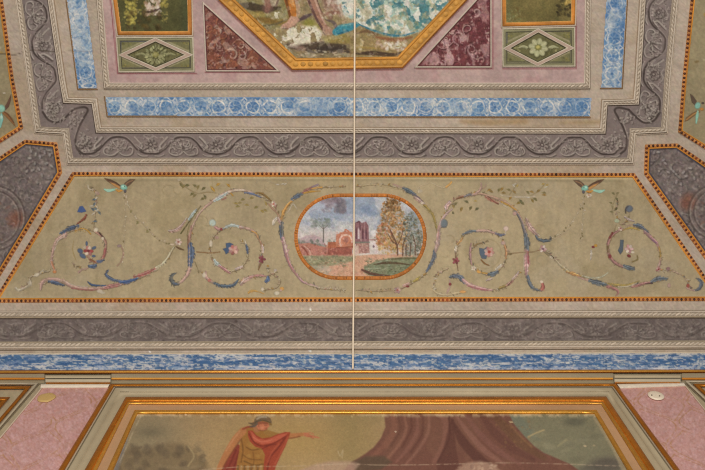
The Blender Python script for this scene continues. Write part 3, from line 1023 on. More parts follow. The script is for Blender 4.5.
m.leaf([(214, 201), (220, 197.5), (229, 191.8)], 4.2, WB).st([(205.6, 206.5), (211, 203)], 2, PK).st([(222, 199.8), (226, 198)], 1.2, (158, 96, 96))
m.st([(229, 192), (236, 190.2), (244, 190)], 1.4, WH).st([(233, 195.5), (231, 193)], 1.2, YO)
m.leaf([(244.5, 192.6), (252, 193.6), (261.5, 197.5)], 2.6, (104, 112, 134)).st([(256, 192.5), (263, 194), (271.5, 201)], [1, 2, 1.2], (132, 106, 64))
m.st([(268, 203.5), (273, 209), (278.6, 215), (281, 222)], [1.2, 1.6, 1.4], (160, 126, 106)).flower(273.6, 204, 3, [WH, PK], (166, 96, 84))
m.leaf([(273.5, 225), (274.2, 221), (277.5, 217.4)], 3.8, WH).leaf([(281.5, 226), (279.5, 221), (277.6, 217)], 3, PK)
m.leaf([(282, 222), (281.4, 231), (282.6, 241)], 5.2, GB).st([(280, 226), (281, 238)], 1.2, BL)
m.st([(281.5, 219), (284, 211), (288.5, 204), (295, 198.5)], [2.2, 2.6, 2, 1], (186, 142, 84)).leaf([(291.5, 199.8), (297, 196), (303, 193)], 4.8, (92, 102, 114))
m.leaf([(302, 193), (307, 190), (312.7, 186.6)], 3.2, (150, 104, 96)).st([(312, 187), (318, 184.5)], 1.6, (138, 122, 132)).st([(304, 193), (311, 191.5), (320, 191)], [1.4, 1.8, 1], YO).st([(312, 188.5), (322, 187)], 1.2, (192, 144, 76))
m.st([(289, 211), (293, 204), (297, 209)], 1, WH, .7).st([(290, 209), (287, 213)], .8, WH, .6)
m.st([(283, 238), (286, 252), (288.5, 261.5), (293, 270), (299, 278), (305, 283), (318, 287)], [3, 4.2, 2.4, 2.4, 2.2, 1.6, 1], (172, 138, 138)).st([(284, 240), (286.8, 252)], 1.2, WH, .7).st([(286, 254), (290, 265), (297, 276)], 1, RP, .7)
m.st([(308, 285), (322, 288), (345, 288.5)], [1, 1.4, .8], (190, 176, 150), .6)
# coil
m.leaf([(222.5, 229), (232, 225.4), (244, 227.6)], 3.6, WB).st([(240, 227), (249, 229), (254.5, 232), (258, 237)], [2.4, 2, 1.4], PK).st([(252, 231), (256.5, 233.5), (258.3, 237.5)], 1.1, YO)
m.bl(212.7, 222.8, 3.2, 3.2, (176, 188, 178), .9).st([(215, 227), (218, 229), (222, 229)], [1.6, 2.6, 1.4], (180, 140, 134)).bl(221.4, 229.3, 1.5, 1.3, DR)
m.st([(212, 224), (210, 234), (211, 246), (214, 258), (220, 266), (230, 270.5), (240, 268), (246, 260), (248, 250), (245, 241)], .9, (186, 172, 138), .6)
m.leaf([(246.2, 244.5), (247.4, 249), (247.8, 254)], 3, BL).st([(245, 240), (246, 244)], 1.2, WH)
m.leaf([(243, 266.4), (239.5, 268), (235.5, 269.4)], 3, (196, 170, 158)).leaf([(214, 259.5), (217, 263.6), (220.4, 266)], 3.8, WB).leaf([(219, 265.4), (224, 269), (230.4, 273.6)], 3.4, (176, 124, 122))
m.p.poly([(222.8, 249), (226.5, 248), (226, 243.4), (230, 242.8), (233.5, 244.4), (230, 247.5), (229.5, 252), (226, 254.4), (225, 251.5)], (72, 88, 112), .95, .9)
m.flower(233.6, 250, 5, [(178, 136, 126), (194, 160, 146), (160, 104, 96)], (190, 150, 130), 7)
m.st([(206, 271.5), (207, 278), (213, 283)], [1, 3, 2], PK).bl(204.5, 275.5, 2, 2.4, WH, .8).bl(209.5, 280.6, 1.6, 1.6, (160, 104, 92))
m.leaf([(213, 283), (222, 286.2), (233, 285.6), (239, 279.5)], 4, (82, 94, 106))
m.leaf([(240.5, 285), (246, 280), (254, 276)], 5, PK).st([(250, 277.6), (258, 275.6), (266, 276.4)], [2.4, 2, 1.4], (172, 128, 122)).leaf([(268.4, 276.5), (267.8, 280), (265.4, 282.6)], 4, (84, 98, 124))
m.st([(257, 236.5), (261, 243), (262.6, 250)], [1, 1.4, 2], (160, 124, 98)).leaf([(262, 245), (263, 249), (262.6, 253)], 3, (200, 176, 162)).flower(262, 259.6, 3.8, [(132, 74, 82), (118, 66, 70)], DR, 5).st([(261.5, 263), (258.5, 270)], .9, (128, 94, 66))
m.bl(211, 243.6, 1.7, 3, WH, .85).bl(217, 237.5, 2, 1.6, PK, .6).st([(197, 252), (204, 252.6), (212, 253), (220, 252)], 1, (140, 108, 74), .8).st([(195, 262), (197.5, 268), (199, 273)], .8, (120, 106, 74), .7)
m.st([(248.5, 293.2), (252, 291), (257, 291.6), (264, 294)], [1.4, 2, 1, .6], (196, 152, 84)).bl(262.5, 289.5, 1.5, 2, WH, .8).bl(277, 293.5, 2.6, 2, WH, .85).bl(282, 289, 2, 1.8, (196, 150, 86)).bl(281, 290.6, 1.2, 1, PK)
m.st([(272, 268), (276, 271), (275, 277), (270, 282), (280, 284)], .8, (182, 168, 136), .55).bl(275.5, 270.5, 1.6, 1.4, (170, 158, 150), .7).bl(268, 266, 1.2, 1, YO, .6)
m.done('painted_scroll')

# ---- leaf sprays left
m = Motif(174, 176, 292, 216, seed=6)
m.st([(179, 180), (186, 187), (197, 193), (208, 192), (216, 193)], .8, (150, 130, 92), .7).st([(212, 176.5), (212.5, 184), (213, 190)], .8, (178, 164, 124), .6)
m.dots([(181, 185), (184, 186.4), (187.5, 185.5), (195, 186), (198.5, 187), (204, 188.6), (192.6, 194), (195, 195.6), (205, 197), (203, 199)], 2.1, [(98, 92, 56), (112, 100, 60), (88, 84, 52)])
m.dots([(212, 188.3), (218.4, 184.6), (228.6, 185.6), (213.5, 190)], 2.2, [(164, 120, 54), (172, 128, 60)])
m.dots([(236, 203.5), (240, 203), (243, 199.6), (247, 205), (252, 198), (256.4, 207.4), (262.5, 211.5), (265.5, 210.5), (238, 206.5), (266, 203.6)], 1.9, [(138, 116, 62), (126, 112, 66), (116, 106, 62)])
m.bl(179.4, 179.6, 1.8, 1.4, WH, .5).st([(256, 184.4), (258, 180.5), (268, 181), (276, 183.6), (286, 183.5), (286, 180.5), (280, 180.2)], 1.0, (172, 158, 130), .65).dots([(278, 184.6), (283, 183.8), (285.6, 184)], 1.1, [WH], .8)
m.done('leaf_spray')
# ---- right inner scroll
m = Motif(356, 178, 578, 297, seed=7)
m.vine([(398, 290), (412, 283), (426, 272), (435, 252), (437.5, 240), (440, 224), (446, 210), (455, 199), (466, 195.5), (480, 193.5), (495, 198), (510, 205), (520, 216), (525, 230), (527, 248), (526, 268), (530, 285), (541, 291)])
m.vine([(455.5, 262), (456, 250), (460, 239), (470, 231.5), (484, 230.6), (498, 235), (505, 245), (506, 257), (499, 270), (490, 275), (478, 271), (471, 262), (471, 249), (478, 243), (488, 241)])
m.vine([(449, 277), (460, 278), (470, 285), (484, 289.5), (500, 288), (512, 280.6), (519, 272)]).vine([(356, 186), (376, 184), (396, 187), (414, 195), (428, 208), (436, 226)], .6).vine([(448, 268), (438, 274), (434, 286), (440, 294), (460, 293)], .7).vine([(356, 290), (376, 291), (396, 290)], .7)
m.st([(360, 186), (372, 184.5), (384, 186), (396, 188.5), (403, 189)], [.6, 1.2, 1, 1.4], (184, 168, 130), .7).st([(393, 184), (398, 186), (404, 187.6)], [1, 1.8, 1], PK, .8)
m.leaf([(402.5, 188), (409, 191), (416, 195.4)], 4.8, (92, 102, 108)).st([(413, 194), (419, 198), (424, 204)], 1.4, (104, 92, 100)).leaf([(414, 197), (419, 200.5), (424, 204)], 3.8, PK).bl(422, 203, 1.6, 1.2, WH, .8)
m.st([(424, 205), (429, 210), (433, 216), (436.4, 228), (438, 236)], [1.8, 2.6, 1.8, 1.2], (146, 128, 76)).st([(422, 206), (430, 213), (435, 226)], .8, (184, 170, 132), .6)
m.st([(452, 209), (446, 214), (441, 222), (438.4, 232), (437.5, 244), (435, 252)], [1, 2.2, 2.4, 3.2, 4, 2.4], (182, 156, 148)).st([(439, 226), (437.5, 240)], .9, RP, .6)
m.bl(444, 223.4, 3.4, 4.0, (108, 116, 120), .9).st([(441.5, 227), (446, 227)], 1, (76, 84, 96), .7).leaf([(446, 209.5), (446.6, 205.6), (450.5, 201.4)], 4.4, (192, 160, 152))
m.leaf([(433.6, 250), (434.4, 257), (430, 266), (425.6, 273)], 4, (104, 110, 118)).st([(433.6, 252), (431, 262), (426.6, 271)], 1, BL)
m.leaf([(420, 277), (416.4, 280), (413, 282)], 2.6, (160, 140, 76)).leaf([(409, 283.4), (406, 285), (402.6, 286)], 3, (192, 152, 136)).bl(407.5, 286.6, 1.8, 1, DR).flower(397.4, 290.4, 3.4, [PK, (160, 130, 128)], RP, 5).st([(360, 290), (376, 291), (393, 290.6)], .8, (170, 150, 124), .6)
m.st([(418.5, 193), (418, 188), (421, 185.6), (426, 184), (431.4, 183), (438, 186), (444, 187.3), (449, 184.5), (451.6, 182)], [1.2, 1.4, 1, 1.2, 1.4, 1.6, 1.4], (190, 174, 142), .75).st([(446, 187), (449.6, 184), (451.4, 182)], 1.6, (196, 150, 84)).bl(420, 191, 2.4, 1.8, WH, .5)
m.st([(455.6, 198.6), (460, 196.8), (464, 195.8), (472.8, 195), (480, 193.7), (488.5, 195.8), (495, 198), (503, 200.8), (510, 205), (516, 210.5), (521, 219), (524, 227), (526.4, 236)], [1.2, 2.4, 1.6, 1.8, 1.8, 2, 3, 1.8, 1.6, 1.8, 1.8, 2.2], (168, 140, 120))
m.leaf([(456, 198.8), (460, 197.4), (465, 196)], 2.4, (118, 84, 62)).leaf([(464, 196.6), (469, 194.6), (473, 195)], 2.6, (112, 110, 112)).st([(472, 194.8), (478, 191.8), (481, 188), (481, 183)], [1.2, 1.8, 2, 1], PK)
m.leaf([(485, 196.5), (491, 200), (498.6, 203.6)], 3.4, (166, 112, 96)).st([(488, 196.6), (494, 201.6), (498, 204)], .8, (104, 70, 58)).st([(501, 201.6), (509, 205.6), (516, 210)], 1.4, YO).st([(500, 203), (507, 207.6)], 1, WH, .7)
m.st([(515, 211), (520, 219), (523.6, 229), (526, 238)], [1.4, 2, 2.6, 3], (112, 108, 108)).leaf([(525.4, 218), (529, 226), (533, 231), (538.6, 236.4)], 5.4, PK).bl(514.5, 213.5, 1.8, 2, PK)
m.leaf([(525.4, 234), (526.6, 242), (527, 251)], 6.4, (98, 106, 110)).leaf([(526, 250), (526.4, 263), (526, 277)], 6, (180, 142, 138)).st([(527.6, 252), (528, 263)], 1.8, (142, 82, 84)).st([(523.8, 252), (523.6, 270)], 1, WH, .6)
m.st([(527.6, 276.5), (529.6, 284), (534, 289), (541.5, 291)], [2.6, 3, 2.4, 1.2], (98, 106, 114)).st([(541, 291), (543, 287.6), (542, 282.6)], [1.4, 3.4, 1.6], (166, 104, 94)).bl(541.4, 282, 1.8, 1.4, WH)
m.st([(535.4, 235.6), (538, 239), (543, 240.8), (550, 240), (550, 236.6)], [1.2, 2.4, 2.8, 2, .8], (96, 104, 110)).st([(550, 240.6), (556, 238), (561, 235), (570, 228)], .9, (186, 170, 142), .7)
m.flower(542.8, 249, 3.8, [(186, 158, 150), (172, 134, 132), (196, 180, 168)], (120, 92, 100)).st([(544, 251.6), (548, 255), (553, 258)], [1.2, 1.8, .8], (128, 116, 92)).bl(551, 257.4, 2, 1.4, WH, .7, .6).st([(505, 255), (511, 253.6), (520, 252.6), (532, 252), (540, 250)], .9, (140, 112, 84), .75).bl(510, 254, 1.8, 1, (120, 104, 74))
# coil
m.leaf([(462.6, 234.6), (470, 231.4), (479, 231.2)], 3.4, (104, 112, 118)).st([(477, 231), (484, 230.6), (491, 232), (498, 235)], [2.2, 2.4, 2, 1.2], PK).leaf([(495, 233.2), (500, 235), (505.4, 234.4)], 2.8, (104, 102, 112)).bl(505.8, 228.6, 2.6, 2.4, (196, 176, 160)).st([(505.6, 231), (505, 234.4)], 1, WH)
m.leaf([(457, 244.6), (460, 241), (463, 237.4)], 2.4, (186, 140, 92)).leaf([(455.8, 252.6), (455.6, 249.4), (456.4, 246)], 3, (196, 182, 158)).flower(455.6, 261, 3.6, [(136, 78, 82), (120, 70, 70)], DR, 5).st([(455.6, 252), (455.6, 258)], .9, (110, 80, 60)).st([(457, 265), (458, 270.6)], .8, (120, 90, 70))
m.st([(471, 243.5), (470, 250), (470.2, 257), (471.4, 264.5)], [1, 1.8, 2, 1.2], (160, 126, 124)).st([(474, 247), (477, 244), (482, 243)], [1, 1.8, 1], (132, 112, 76)).flower(473.4, 268.4, 2.6, [WH], PK, 5).bl(478.6, 272, 2.2, 1.3, (198, 150, 82), .9, .4)
m.p.poly([(479, 248), (484, 249), (487, 246.6), (487.6, 252), (486, 259), (481.6, 258.6), (479.6, 254)], (88, 98, 110), .95, .9)
m.flower(489, 252, 5, [(182, 138, 128), (198, 168, 154), (170, 120, 112)], (156, 72, 62), 7).st([(481, 260), (485, 264), (489, 265.6)], [1, 1.6, 1], (128, 92, 56)).st([(472, 262), (480, 268), (490, 268), (498, 262), (501, 252), (497, 243), (488, 239), (478, 241)], .8, (176, 160, 122), .5)
m.leaf([(487.5, 274.6), (493, 274), (498.6, 271)], 5, (96, 104, 110)).leaf([(495.5, 270), (499, 267), (501.6, 264.6)], 3, WH).st([(482, 273), (487, 273.6)], 1.2, YO).leaf([(486, 281), (489, 279.6), (492, 279)], 2.4, (190, 164, 148))
m.st([(502.6, 240.5), (504.6, 246), (506, 252), (505.6, 258.6)], [1, 1.6, 2, 1.2], (184, 138, 100)).bl(503, 243, 2.2, 1.8, (176, 150, 142), .8).bl(500.5, 235.6, 1.6, 1, BL, .7)
m.leaf([(449, 277.6), (457, 276), (462, 279.6), (466, 284.6)], 5, (98, 106, 116)).st([(463, 280), (469, 285), (476, 287.6), (484, 289.4), (492, 290.4)], [2.6, 3.2, 3.6, 2.8, 1.4], (184, 148, 142)).st([(468, 286), (478, 289), (488, 290.6)], 1.1, (146, 88, 92))
m.leaf([(499, 288.6), (503, 287), (506.6, 285.4)], 2.8, (142, 124, 78)).leaf([(506, 286), (510, 283), (513, 280.6)], 2.8, (176, 132, 120)).leaf([(512, 279.6), (516, 276), (519, 271.6)], 3.2, (180, 154, 140)).st([(508, 285.4), (512, 281)], .8, (80, 60, 50))
m.st([(434, 291), (435, 283), (437, 276), (441, 271), (447, 269)], .9, (180, 164, 134), .6).dots([(435.6, 279), (440.6, 272.6), (435, 289)], 1.3, [WH, PK], .7)
m.st([(433, 290.6), (438, 294), (446, 295.4), (456, 293.4), (465, 292)], [1.2, 1.6, 1.4, 2, 1.4], (190, 172, 138), .75).bl(462.6, 292, 3, 1.3, (196, 148, 90)).st([(449.4, 280), (449.8, 286), (447, 293)], [1, 1.6, 1.8], (180, 150, 142), .8).bl(450, 284.4, 1.4, 1.4, DR)
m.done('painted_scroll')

# ---- right outer spiral
m = Motif(546, 184, 706, 299, seed=8)
m.vine([(546, 251), (553, 257), (567, 271), (580, 276.5), (597, 282.5), (615, 286), (632, 285.5), (650, 282), (667, 279)])
m.vine([(656, 271), (660, 259), (657, 244), (648, 233), (636, 226.5), (622, 229), (611, 237), (607.5, 248), (611, 259), (620, 266), (634, 269)]).vine([(660, 270), (672, 271), (684, 277), (690, 288)], .6).vine([(617, 199), (616, 212), (620, 224), (628, 218), (629, 209)], .6)
m.st([(552, 256), (560, 265), (568.5, 272)], [1, 2, 1.8], (178, 168, 138)).leaf([(566, 271.6), (573, 274), (580.6, 276.6)], 3.4, (192, 142, 92))
m.st([(578, 277.4), (588.6, 280.6), (598, 282)], [1.6, 1.8, 1], PK).st([(581, 275.6), (590, 278), (598.6, 277.8), (604, 275.6), (607.4, 273)], [.8, 1.6, 1.4, 1], (178, 176, 152))
m.leaf([(588.5, 280.8), (597, 283), (607.4, 285.4)], 5.4, (96, 104, 108)).st([(590, 279.6), (598, 281.6)], .8, (66, 70, 74)).st([(607, 286.6), (613, 288.4), (617, 290.4), (618, 293.4), (615.6, 296)], [2.6, 2.6, 1.8, 1.6, 1.2], (164, 118, 112))
m.st([(607, 283.6), (615, 285), (623, 285.8), (631, 284.4), (639, 281)], [1, 2, 2.2, 1.8, .8], (160, 140, 84)).st([(618, 287), (627, 286.6), (636, 283.4)], 1.1, WH, .8)
m.leaf([(631, 287.4), (637, 285.6), (644, 283.6), (652, 282)], 3.2, (170, 120, 114)).leaf([(650.6, 282.6), (657, 279), (667.6, 279)], 5.2, (98, 106, 112)).st([(645, 284), (652, 283.6)], .9, (84, 60, 62))
m.st([(624, 229.5), (618, 231), (611, 236), (607.6, 244), (608.4, 253.4), (612.6, 261), (618, 265), (623, 267)], [1, 1.6, 2.4, 2, 2.4, 2.6, 2], (150, 112, 106)).st([(612, 233), (609.4, 238)], 2, (112, 58, 54)).st([(607.4, 246), (607.8, 252)], 1.8, (104, 92, 60)).bl(609.6, 256.6, 1.6, 2.2, DR)
m.leaf([(623, 265.6), (628.6, 268), (634.6, 269.4)], 5, (98, 106, 110))
m.leaf([(633, 225), (640, 226.4), (648.6, 233)], 4.4, (96, 104, 112)).st([(644, 231.4), (650, 237), (656, 242.6), (659, 249)], [2.4, 3, 2.6, 1.6], (166, 128, 128)).st([(652, 240), (656, 243)], 1.2, (120, 90, 110)).st([(658.6, 247), (660, 254), (659.8, 260)], 1.6, (160, 130, 72)).st([(660, 258), (659, 265), (656, 271)], [1.4, 2.2, 1.2], PK).flower(658, 269.6, 2.6, [(158, 104, 104), PK], DR, 5)
m.st([(622.6, 230), (631, 227.8), (639, 230.2)], [1, 1.6, 1], (176, 150, 80)).st([(625, 226), (632, 224.6)], 1.2, PK, .6)
m.p.poly([(620, 239.8), (623.4, 240), (623, 245), (622.6, 251), (620, 254.6), (617.6, 250.6), (619.6, 246)], (84, 92, 100), .95, .9)
m.flower(628.6, 249, 4.4, [(186, 156, 150), (176, 132, 132), (198, 184, 168)], (168, 130, 122)).bl(628.6, 256, 2, 1.4, DR, .9, .5).st([(632, 262), (637, 259.6), (637, 256)], [1, 1.6, 1], (128, 112, 72)).bl(632.4, 252.4, 1.8, 1.2, WH)
m.bl(628.8, 208.6, 3.6, 3.2, (98, 104, 112), .95).st([(625.4, 213), (625.4, 209), (627.6, 206.4)], 1, (70, 64, 64)).leaf([(624, 217), (629, 219.6), (634, 221.6)], 2.6, (172, 150, 142)).bl(616.6, 220.8, 2.4, 2, (168, 176, 146), .8).flower(620, 228.6, 2.6, [PK, WH], RP, 5).st([(616, 225), (614, 231)], .8, (140, 124, 90), .7)
m.st([(623.6, 204), (624, 214)], .5, (120, 110, 80), .4)
m.st([(667, 272), (674, 272), (682, 276), (688, 283)], .9, (176, 154, 134), .6).bl(667.8, 269, 1.9, 1.8, (140, 108, 108)).bl(668.6, 285.6, 1.6, 2.2, PK, .8).bl(687.6, 286, 1.6, 2, (150, 84, 72))
m.st([(695.6, 278.6), (699.6, 280.6), (701, 285), (698, 289.4), (693, 290.6)], [1, 2.4, 3, 2.6, 1.2], (96, 102, 110)).st([(686, 288), (690, 290), (694, 290.8)], 1.4, PK)
m.done('painted_scroll')

# ---- garland and sprays right
m = Motif(533, 192, 626, 262, seed=9)
m.string([(583.6, 193), (582.4, 203), (573, 220), (563, 231), (552, 238), (541, 240)], (184, 170, 142), 1.0, GARL, 20)
m.string([(583, 203), (582.6, 216), (582, 233), (580.6, 241)], (180, 166, 140), .9, GARL, 12)
m.flower(588.6, 195, 3, [WH, (186, 170, 150)], (170, 140, 110)).leaf([(591, 250), (591, 255), (590.4, 260)], 2.2, WH).bl(593, 247, 1.6, 1.2, DR).bl(595.4, 245.6, 1.6, 1.4, YO)
m.dots([(617, 188), (622, 185.8), (621, 190), (613, 193.6), (617.6, 193), (616.4, 199), (610.6, 203), (612, 207), (616, 209), (611.4, 212)], 1.6, [(98, 94, 62), (112, 104, 72), (90, 88, 60)], .8)
m.st([(621.6, 186), (617, 194), (612.6, 205), (612, 214)], .6, (140, 128, 94), .6)
m.done('painted_garland')
m = Motif(452, 178, 552, 214, seed=10)
m.st([(500, 195), (509, 196.4), (520, 197), (535, 196.4)], [1, 1.6, 1], WH, .75).st([(509, 195), (514, 188), (516.6, 183)], .7, (150, 134, 96), .7).st([(528, 197), (538, 191), (545, 183.6)], .7, (150, 134, 96), .7)
m.dots([(489, 190), (491, 191.6), (499, 190), (502, 189), (503.6, 193), (508.6, 190), (510.4, 198), (514, 192), (527.6, 192.6), (531.6, 192), (538.4, 191), (544, 193), (544, 195)], 1.9, [(138, 106, 52), (120, 98, 56), (104, 96, 60)])
m.dots([(518.6, 203), (522, 203.4), (520.4, 201.4), (532, 200.6), (535, 199.6), (466.4, 202), (461.6, 209), (470.8, 208), (477, 209), (453, 206), (455.6, 204), (452.4, 213)], 2.1, [(122, 102, 52), (96, 90, 56), (84, 84, 58)])
m.dots([(515, 184), (517.4, 185.6), (513.6, 186), (543, 184), (546, 187), (547, 185), (528.6, 197.4), (475.4, 201)], 1.3, [(196, 188, 168), (168, 132, 68)], .8).st([(486, 184), (485, 187), (482, 189)], 1, PK, .5)
m.done('leaf_spray')

# ---- oval landscape
def stadium(cx0, cx1, cy, r, n=26):
    P = [(cx1 + r * math.cos(a), cy + r * math.sin(a)) for a in np.linspace(-math.pi / 2, math.pi / 2, n)]
    return P + [(cx0 + r * math.cos(a), cy + r * math.sin(a)) for a in np.linspace(math.pi / 2, 3 * math.pi / 2, n)]


R0 = stadium(337.4, 383.4, 236.8, 43.6)
R1 = stadium(337.4, 383.4, 236.8, 39.4)
med = put('oval_frame', band(R0, R1, [(0, 0), (.12, .008), (.5, .012), (.88, .008), (1, .004)], True, cols=(172, 106, 44), maxstep=4, jitter=.18), OCHRE, panel)
c, t = resample(stadium(337.4, 383.4, 236.8, 41.5), 2.6, True)
put('frame_ornament', domes(c, t, 1.0, 1.2, .002, base=.0112, col=(164, 100, 42), var=.10), OCHRE, med)
op = Paint(294, 194, 427, 280, .5, (158, 164, 174), R0, seed=51)
op.over(sstep(214, 240, op.Y), (190, 180, 172))
op.over(.65 * sstep(.46, .62, op.noise(20, 1, py=12)) * sstep(246, 215, op.Y), (132, 144, 160))
op.over(.5 * sstep(.5, .66, op.noise(12, 2)) * sstep(250, 225, op.Y), (196, 192, 186))
for x, y, rx, ry, cc in [(327, 200.5, 7, 3.4, (128, 114, 118)), (334, 199.5, 7, 3.6, (120, 104, 110)), (341, 203, 5, 4.6, (98, 90, 96)), (339, 209, 4.6, 4.2, (96, 92, 98)), (343.5, 210, 3, 4, (108, 104, 110)), (330, 205, 5, 2.4, (146, 134, 138))]:
    op.blob(x, y, rx, ry, cc, .75, 0, .7)
op.dabs(40, (322, 197, 346, 213), [(112, 100, 106), (140, 130, 134)], (1, 2.4), 3, .5)
op.blob(366, 209, 6, 4, (112, 128, 152), .6, 0, .8); op.blob(372, 214, 8, 3, (118, 132, 152), .5, 0, .8)
# hills
op.poly([(296, 243), (300, 239), (306, 235.6), (313, 234.6), (320, 237), (325, 241), (325, 250), (296, 250)], (166, 146, 146), .9, 1.4)
op.poly([(293, 243), (300, 241), (312, 243), (330, 246), (330, 250), (293, 250)], (118, 116, 108), .7, 1.6)
op.dabs(70, (296, 240, 340, 247), [(92, 98, 88), (122, 124, 112), (150, 148, 138)], (.7, 1.8), 4, .7)
# umbrella pine
op.stroke([(323, 224), (323.6, 232), (323.4, 242)], [.8, 1.1, 1.4], (96, 92, 84), .9)
op.stroke([(323.4, 229), (319, 225)], .8, (100, 96, 88), .8); op.stroke([(323.4, 229), (327.6, 225.6)], .8, (100, 96, 88), .8)
op.dabs(70, (312, 218.6, 330, 226.4), [(128, 134, 126), (112, 120, 114), (156, 158, 154)], (.9, 2.1), 5, .6)
# walls of the ruin
op.poly([(297, 244), (309, 243), (320, 246), (330, 248), (352, 248), (352, 256.6), (310, 256.6), (300, 255)], (164, 112, 98), .95)
op.poly([(328, 247.6), (352, 247.2), (352, 254.6), (328, 255)], (136, 80, 68), .85)
op.stroke([(302, 247), (306, 251), (308, 255)], 1.6, (124, 70, 58), .8); op.stroke([(304, 246), (309, 250), (311, 255)], 1.0, (206, 176, 162), .6)
op.dabs(90, (298, 244, 353, 256), [(190, 146, 128), (140, 86, 74), (176, 120, 100), (116, 70, 62)], (.6, 1.5), 6, .6)
op.poly([(328, 242), (336.4, 242), (336.4, 248), (328, 248)], (158, 92, 66), .9)
op.poly([(336, 236), (338, 234), (345, 231), (352, 232.4), (353.4, 248), (336, 248)], (176, 116, 92), .95)
op.stroke([(341, 246), (339.8, 241), (341.6, 236.6), (346, 235), (350.6, 237), (352, 242)], 1.7, (206, 180, 166), .9)
op.blob(346, 240, 2.6, 2.8, (150, 104, 92), .9); op.stroke([(336.4, 247.6), (353, 247)], 1.0, (120, 66, 50), .8); op.stroke([(345, 231), (345.6, 229.6), (349, 231.4)], 1.2, (176, 96, 66), .9)
op.dabs(40, (336, 232, 353, 247), [(196, 130, 98), (164, 96, 72), (210, 170, 150)], (.5, 1.2), 8, .5)
# ruined tower
op.poly([(355, 222.6), (359, 221), (362, 223), (366, 221.6), (368.6, 226), (369, 243), (355, 244)], (128, 92, 94), .95)
for x in (356.4, 358.6, 362.6, 366):
    op.poly([(x - .9, 231), (x, 227.4), (x + 1, 231), (x + 1, 239), (x - .9, 239)], (196, 186, 184) if x in (358.6,) else (92, 62, 68), .85)
op.stroke([(360.6, 223), (361, 241)], .9, (176, 150, 146), .7); op.stroke([(364.6, 223), (365, 241)], .8, (170, 142, 140), .6); op.stroke([(357, 222.4), (359.6, 222), (360.4, 230)], 1.4, (84, 56, 62), .8)
op.poly([(356, 243.6), (369, 243), (369.6, 253), (356, 254)], (150, 112, 102), .95)
op.dabs(46, (356, 243, 369, 253), [(180, 148, 134), (122, 82, 78), (196, 172, 160)], (.5, 1.1), 9, .6)
op.stroke([(355, 242.6), (369.6, 242.4)], 1.6, (110, 118, 104), .7)
op.poly([(369.4, 243), (375, 240.8), (380.6, 243), (381, 253), (370, 254)], (200, 190, 184), .95)
op.blob(373.6, 246.6, 1.1, 1.3, (110, 90, 96), .9); op.stroke([(376, 243), (376.4, 253)], .6, (170, 150, 150), .7); op.blob(374, 233, 3.6, 3, (206, 200, 196), .8); op.stroke([(369, 240), (377, 239.6)], 1, (150, 96, 92), .7)
op.poly([(354.6, 246), (358.6, 246), (358.6, 260), (354.8, 260)], (196, 176, 160), .8)
# ground
op.poly([(294, 256), (330, 256), (356, 256), (372, 254.6), (427, 254), (427, 282), (294, 282)], (186, 146, 120), .95, 1.4)
op.poly([(296, 256), (330, 255.8), (356, 256.6), (354, 261), (340, 264), (326, 267), (318, 270), (310, 270)], (128, 126, 98), .9, 1.6)
op.dabs(120, (300, 256, 354, 268), [(116, 116, 88), (150, 148, 118), (96, 98, 76), (170, 162, 136)], (.6, 1.5), 10, .65)
op.poly([(312, 266), (326, 265), (332, 270), (326, 276), (314, 272)], (160, 152, 134), .7, 2)
op.dabs(80, (322, 262, 372, 278), [(196, 152, 126), (172, 126, 100), (206, 170, 146), (160, 116, 92)], (.8, 2.2), 11, .5, asp=(.3, .5), rot=-.1)
op.poly([(364, 267), (376, 261), (392, 258), (416, 257), (423, 258), (412, 272), (398, 278), (372, 277), (364, 273)], (112, 118, 92), .92, 1.6)
op.dabs(110, (366, 258, 418, 275), [(96, 106, 82), (130, 138, 114), (84, 92, 66), (148, 152, 130)], (.7, 1.8), 12, .65, asp=(.35, .6), rot=0)
op.stroke([(374, 264.6), (386, 263), (398, 263.4), (410, 265)], [1, 2.6, 2, .8], (78, 60, 44), .8); op.stroke([(388, 259.6), (404, 258.4), (416, 258.4)], [1, 2.2, 1], (84, 76, 52), .7)
op.stroke([(362, 270), (370, 273.4), (380, 275.4), (390, 276)], [2, 3, 2.6, 1], (84, 56, 48), .85); op.stroke([(366, 269), (380, 268.4)], 1.4, (150, 156, 132), .6)
# autumn trees
op.poly([(382, 206), (389, 199), (398, 200), (404, 212), (405, 252), (380, 252), (377, 234), (381, 222)], (158, 134, 104), .6, 7, mod=.45 + .45 * sstep(.4, .6, op.noise(5, 91)))
op.poly([(404, 218), (411, 212), (419, 217), (425, 232), (423, 256), (404, 256)], (120, 122, 112), .65, 6, mod=.45 + .5 * sstep(.4, .6, op.noise(5, 92)))
op.dabs(330, (376, 199, 404, 246), [(150, 108, 64), (122, 88, 54), (176, 132, 84), (100, 84, 56), (186, 156, 116), (134, 112, 72)], (.7, 2.1), 13, .72, poly=[(382, 204), (390, 198), (399, 200), (404, 214), (404, 246), (378, 246), (376, 232), (381, 222)])
op.dabs(60, (384, 198, 400, 212), [(96, 70, 44), (122, 86, 50), (82, 66, 46)], (.8, 1.8), 14, .75)
op.dabs(60, (376, 222, 392, 246), [(168, 104, 78), (190, 130, 100), (150, 96, 72)], (.7, 1.6), 19, .65)
op.dabs(260, (402, 212, 425, 256), [(92, 98, 86), (116, 122, 110), (76, 78, 66), (140, 142, 126), (110, 92, 70)], (.7, 1.9), 15, .72, poly=[(404, 218), (411, 212), (419, 218), (424, 232), (422, 252), (404, 256)])
op.dabs(50, (408, 214, 421, 236), [(124, 138, 150), (150, 160, 166)], (.6, 1.4), 16, .6)
op.dabs(70, (378, 242, 406, 254), [(190, 146, 88), (170, 126, 76), (150, 140, 84)], (.7, 1.7), 17, .65)
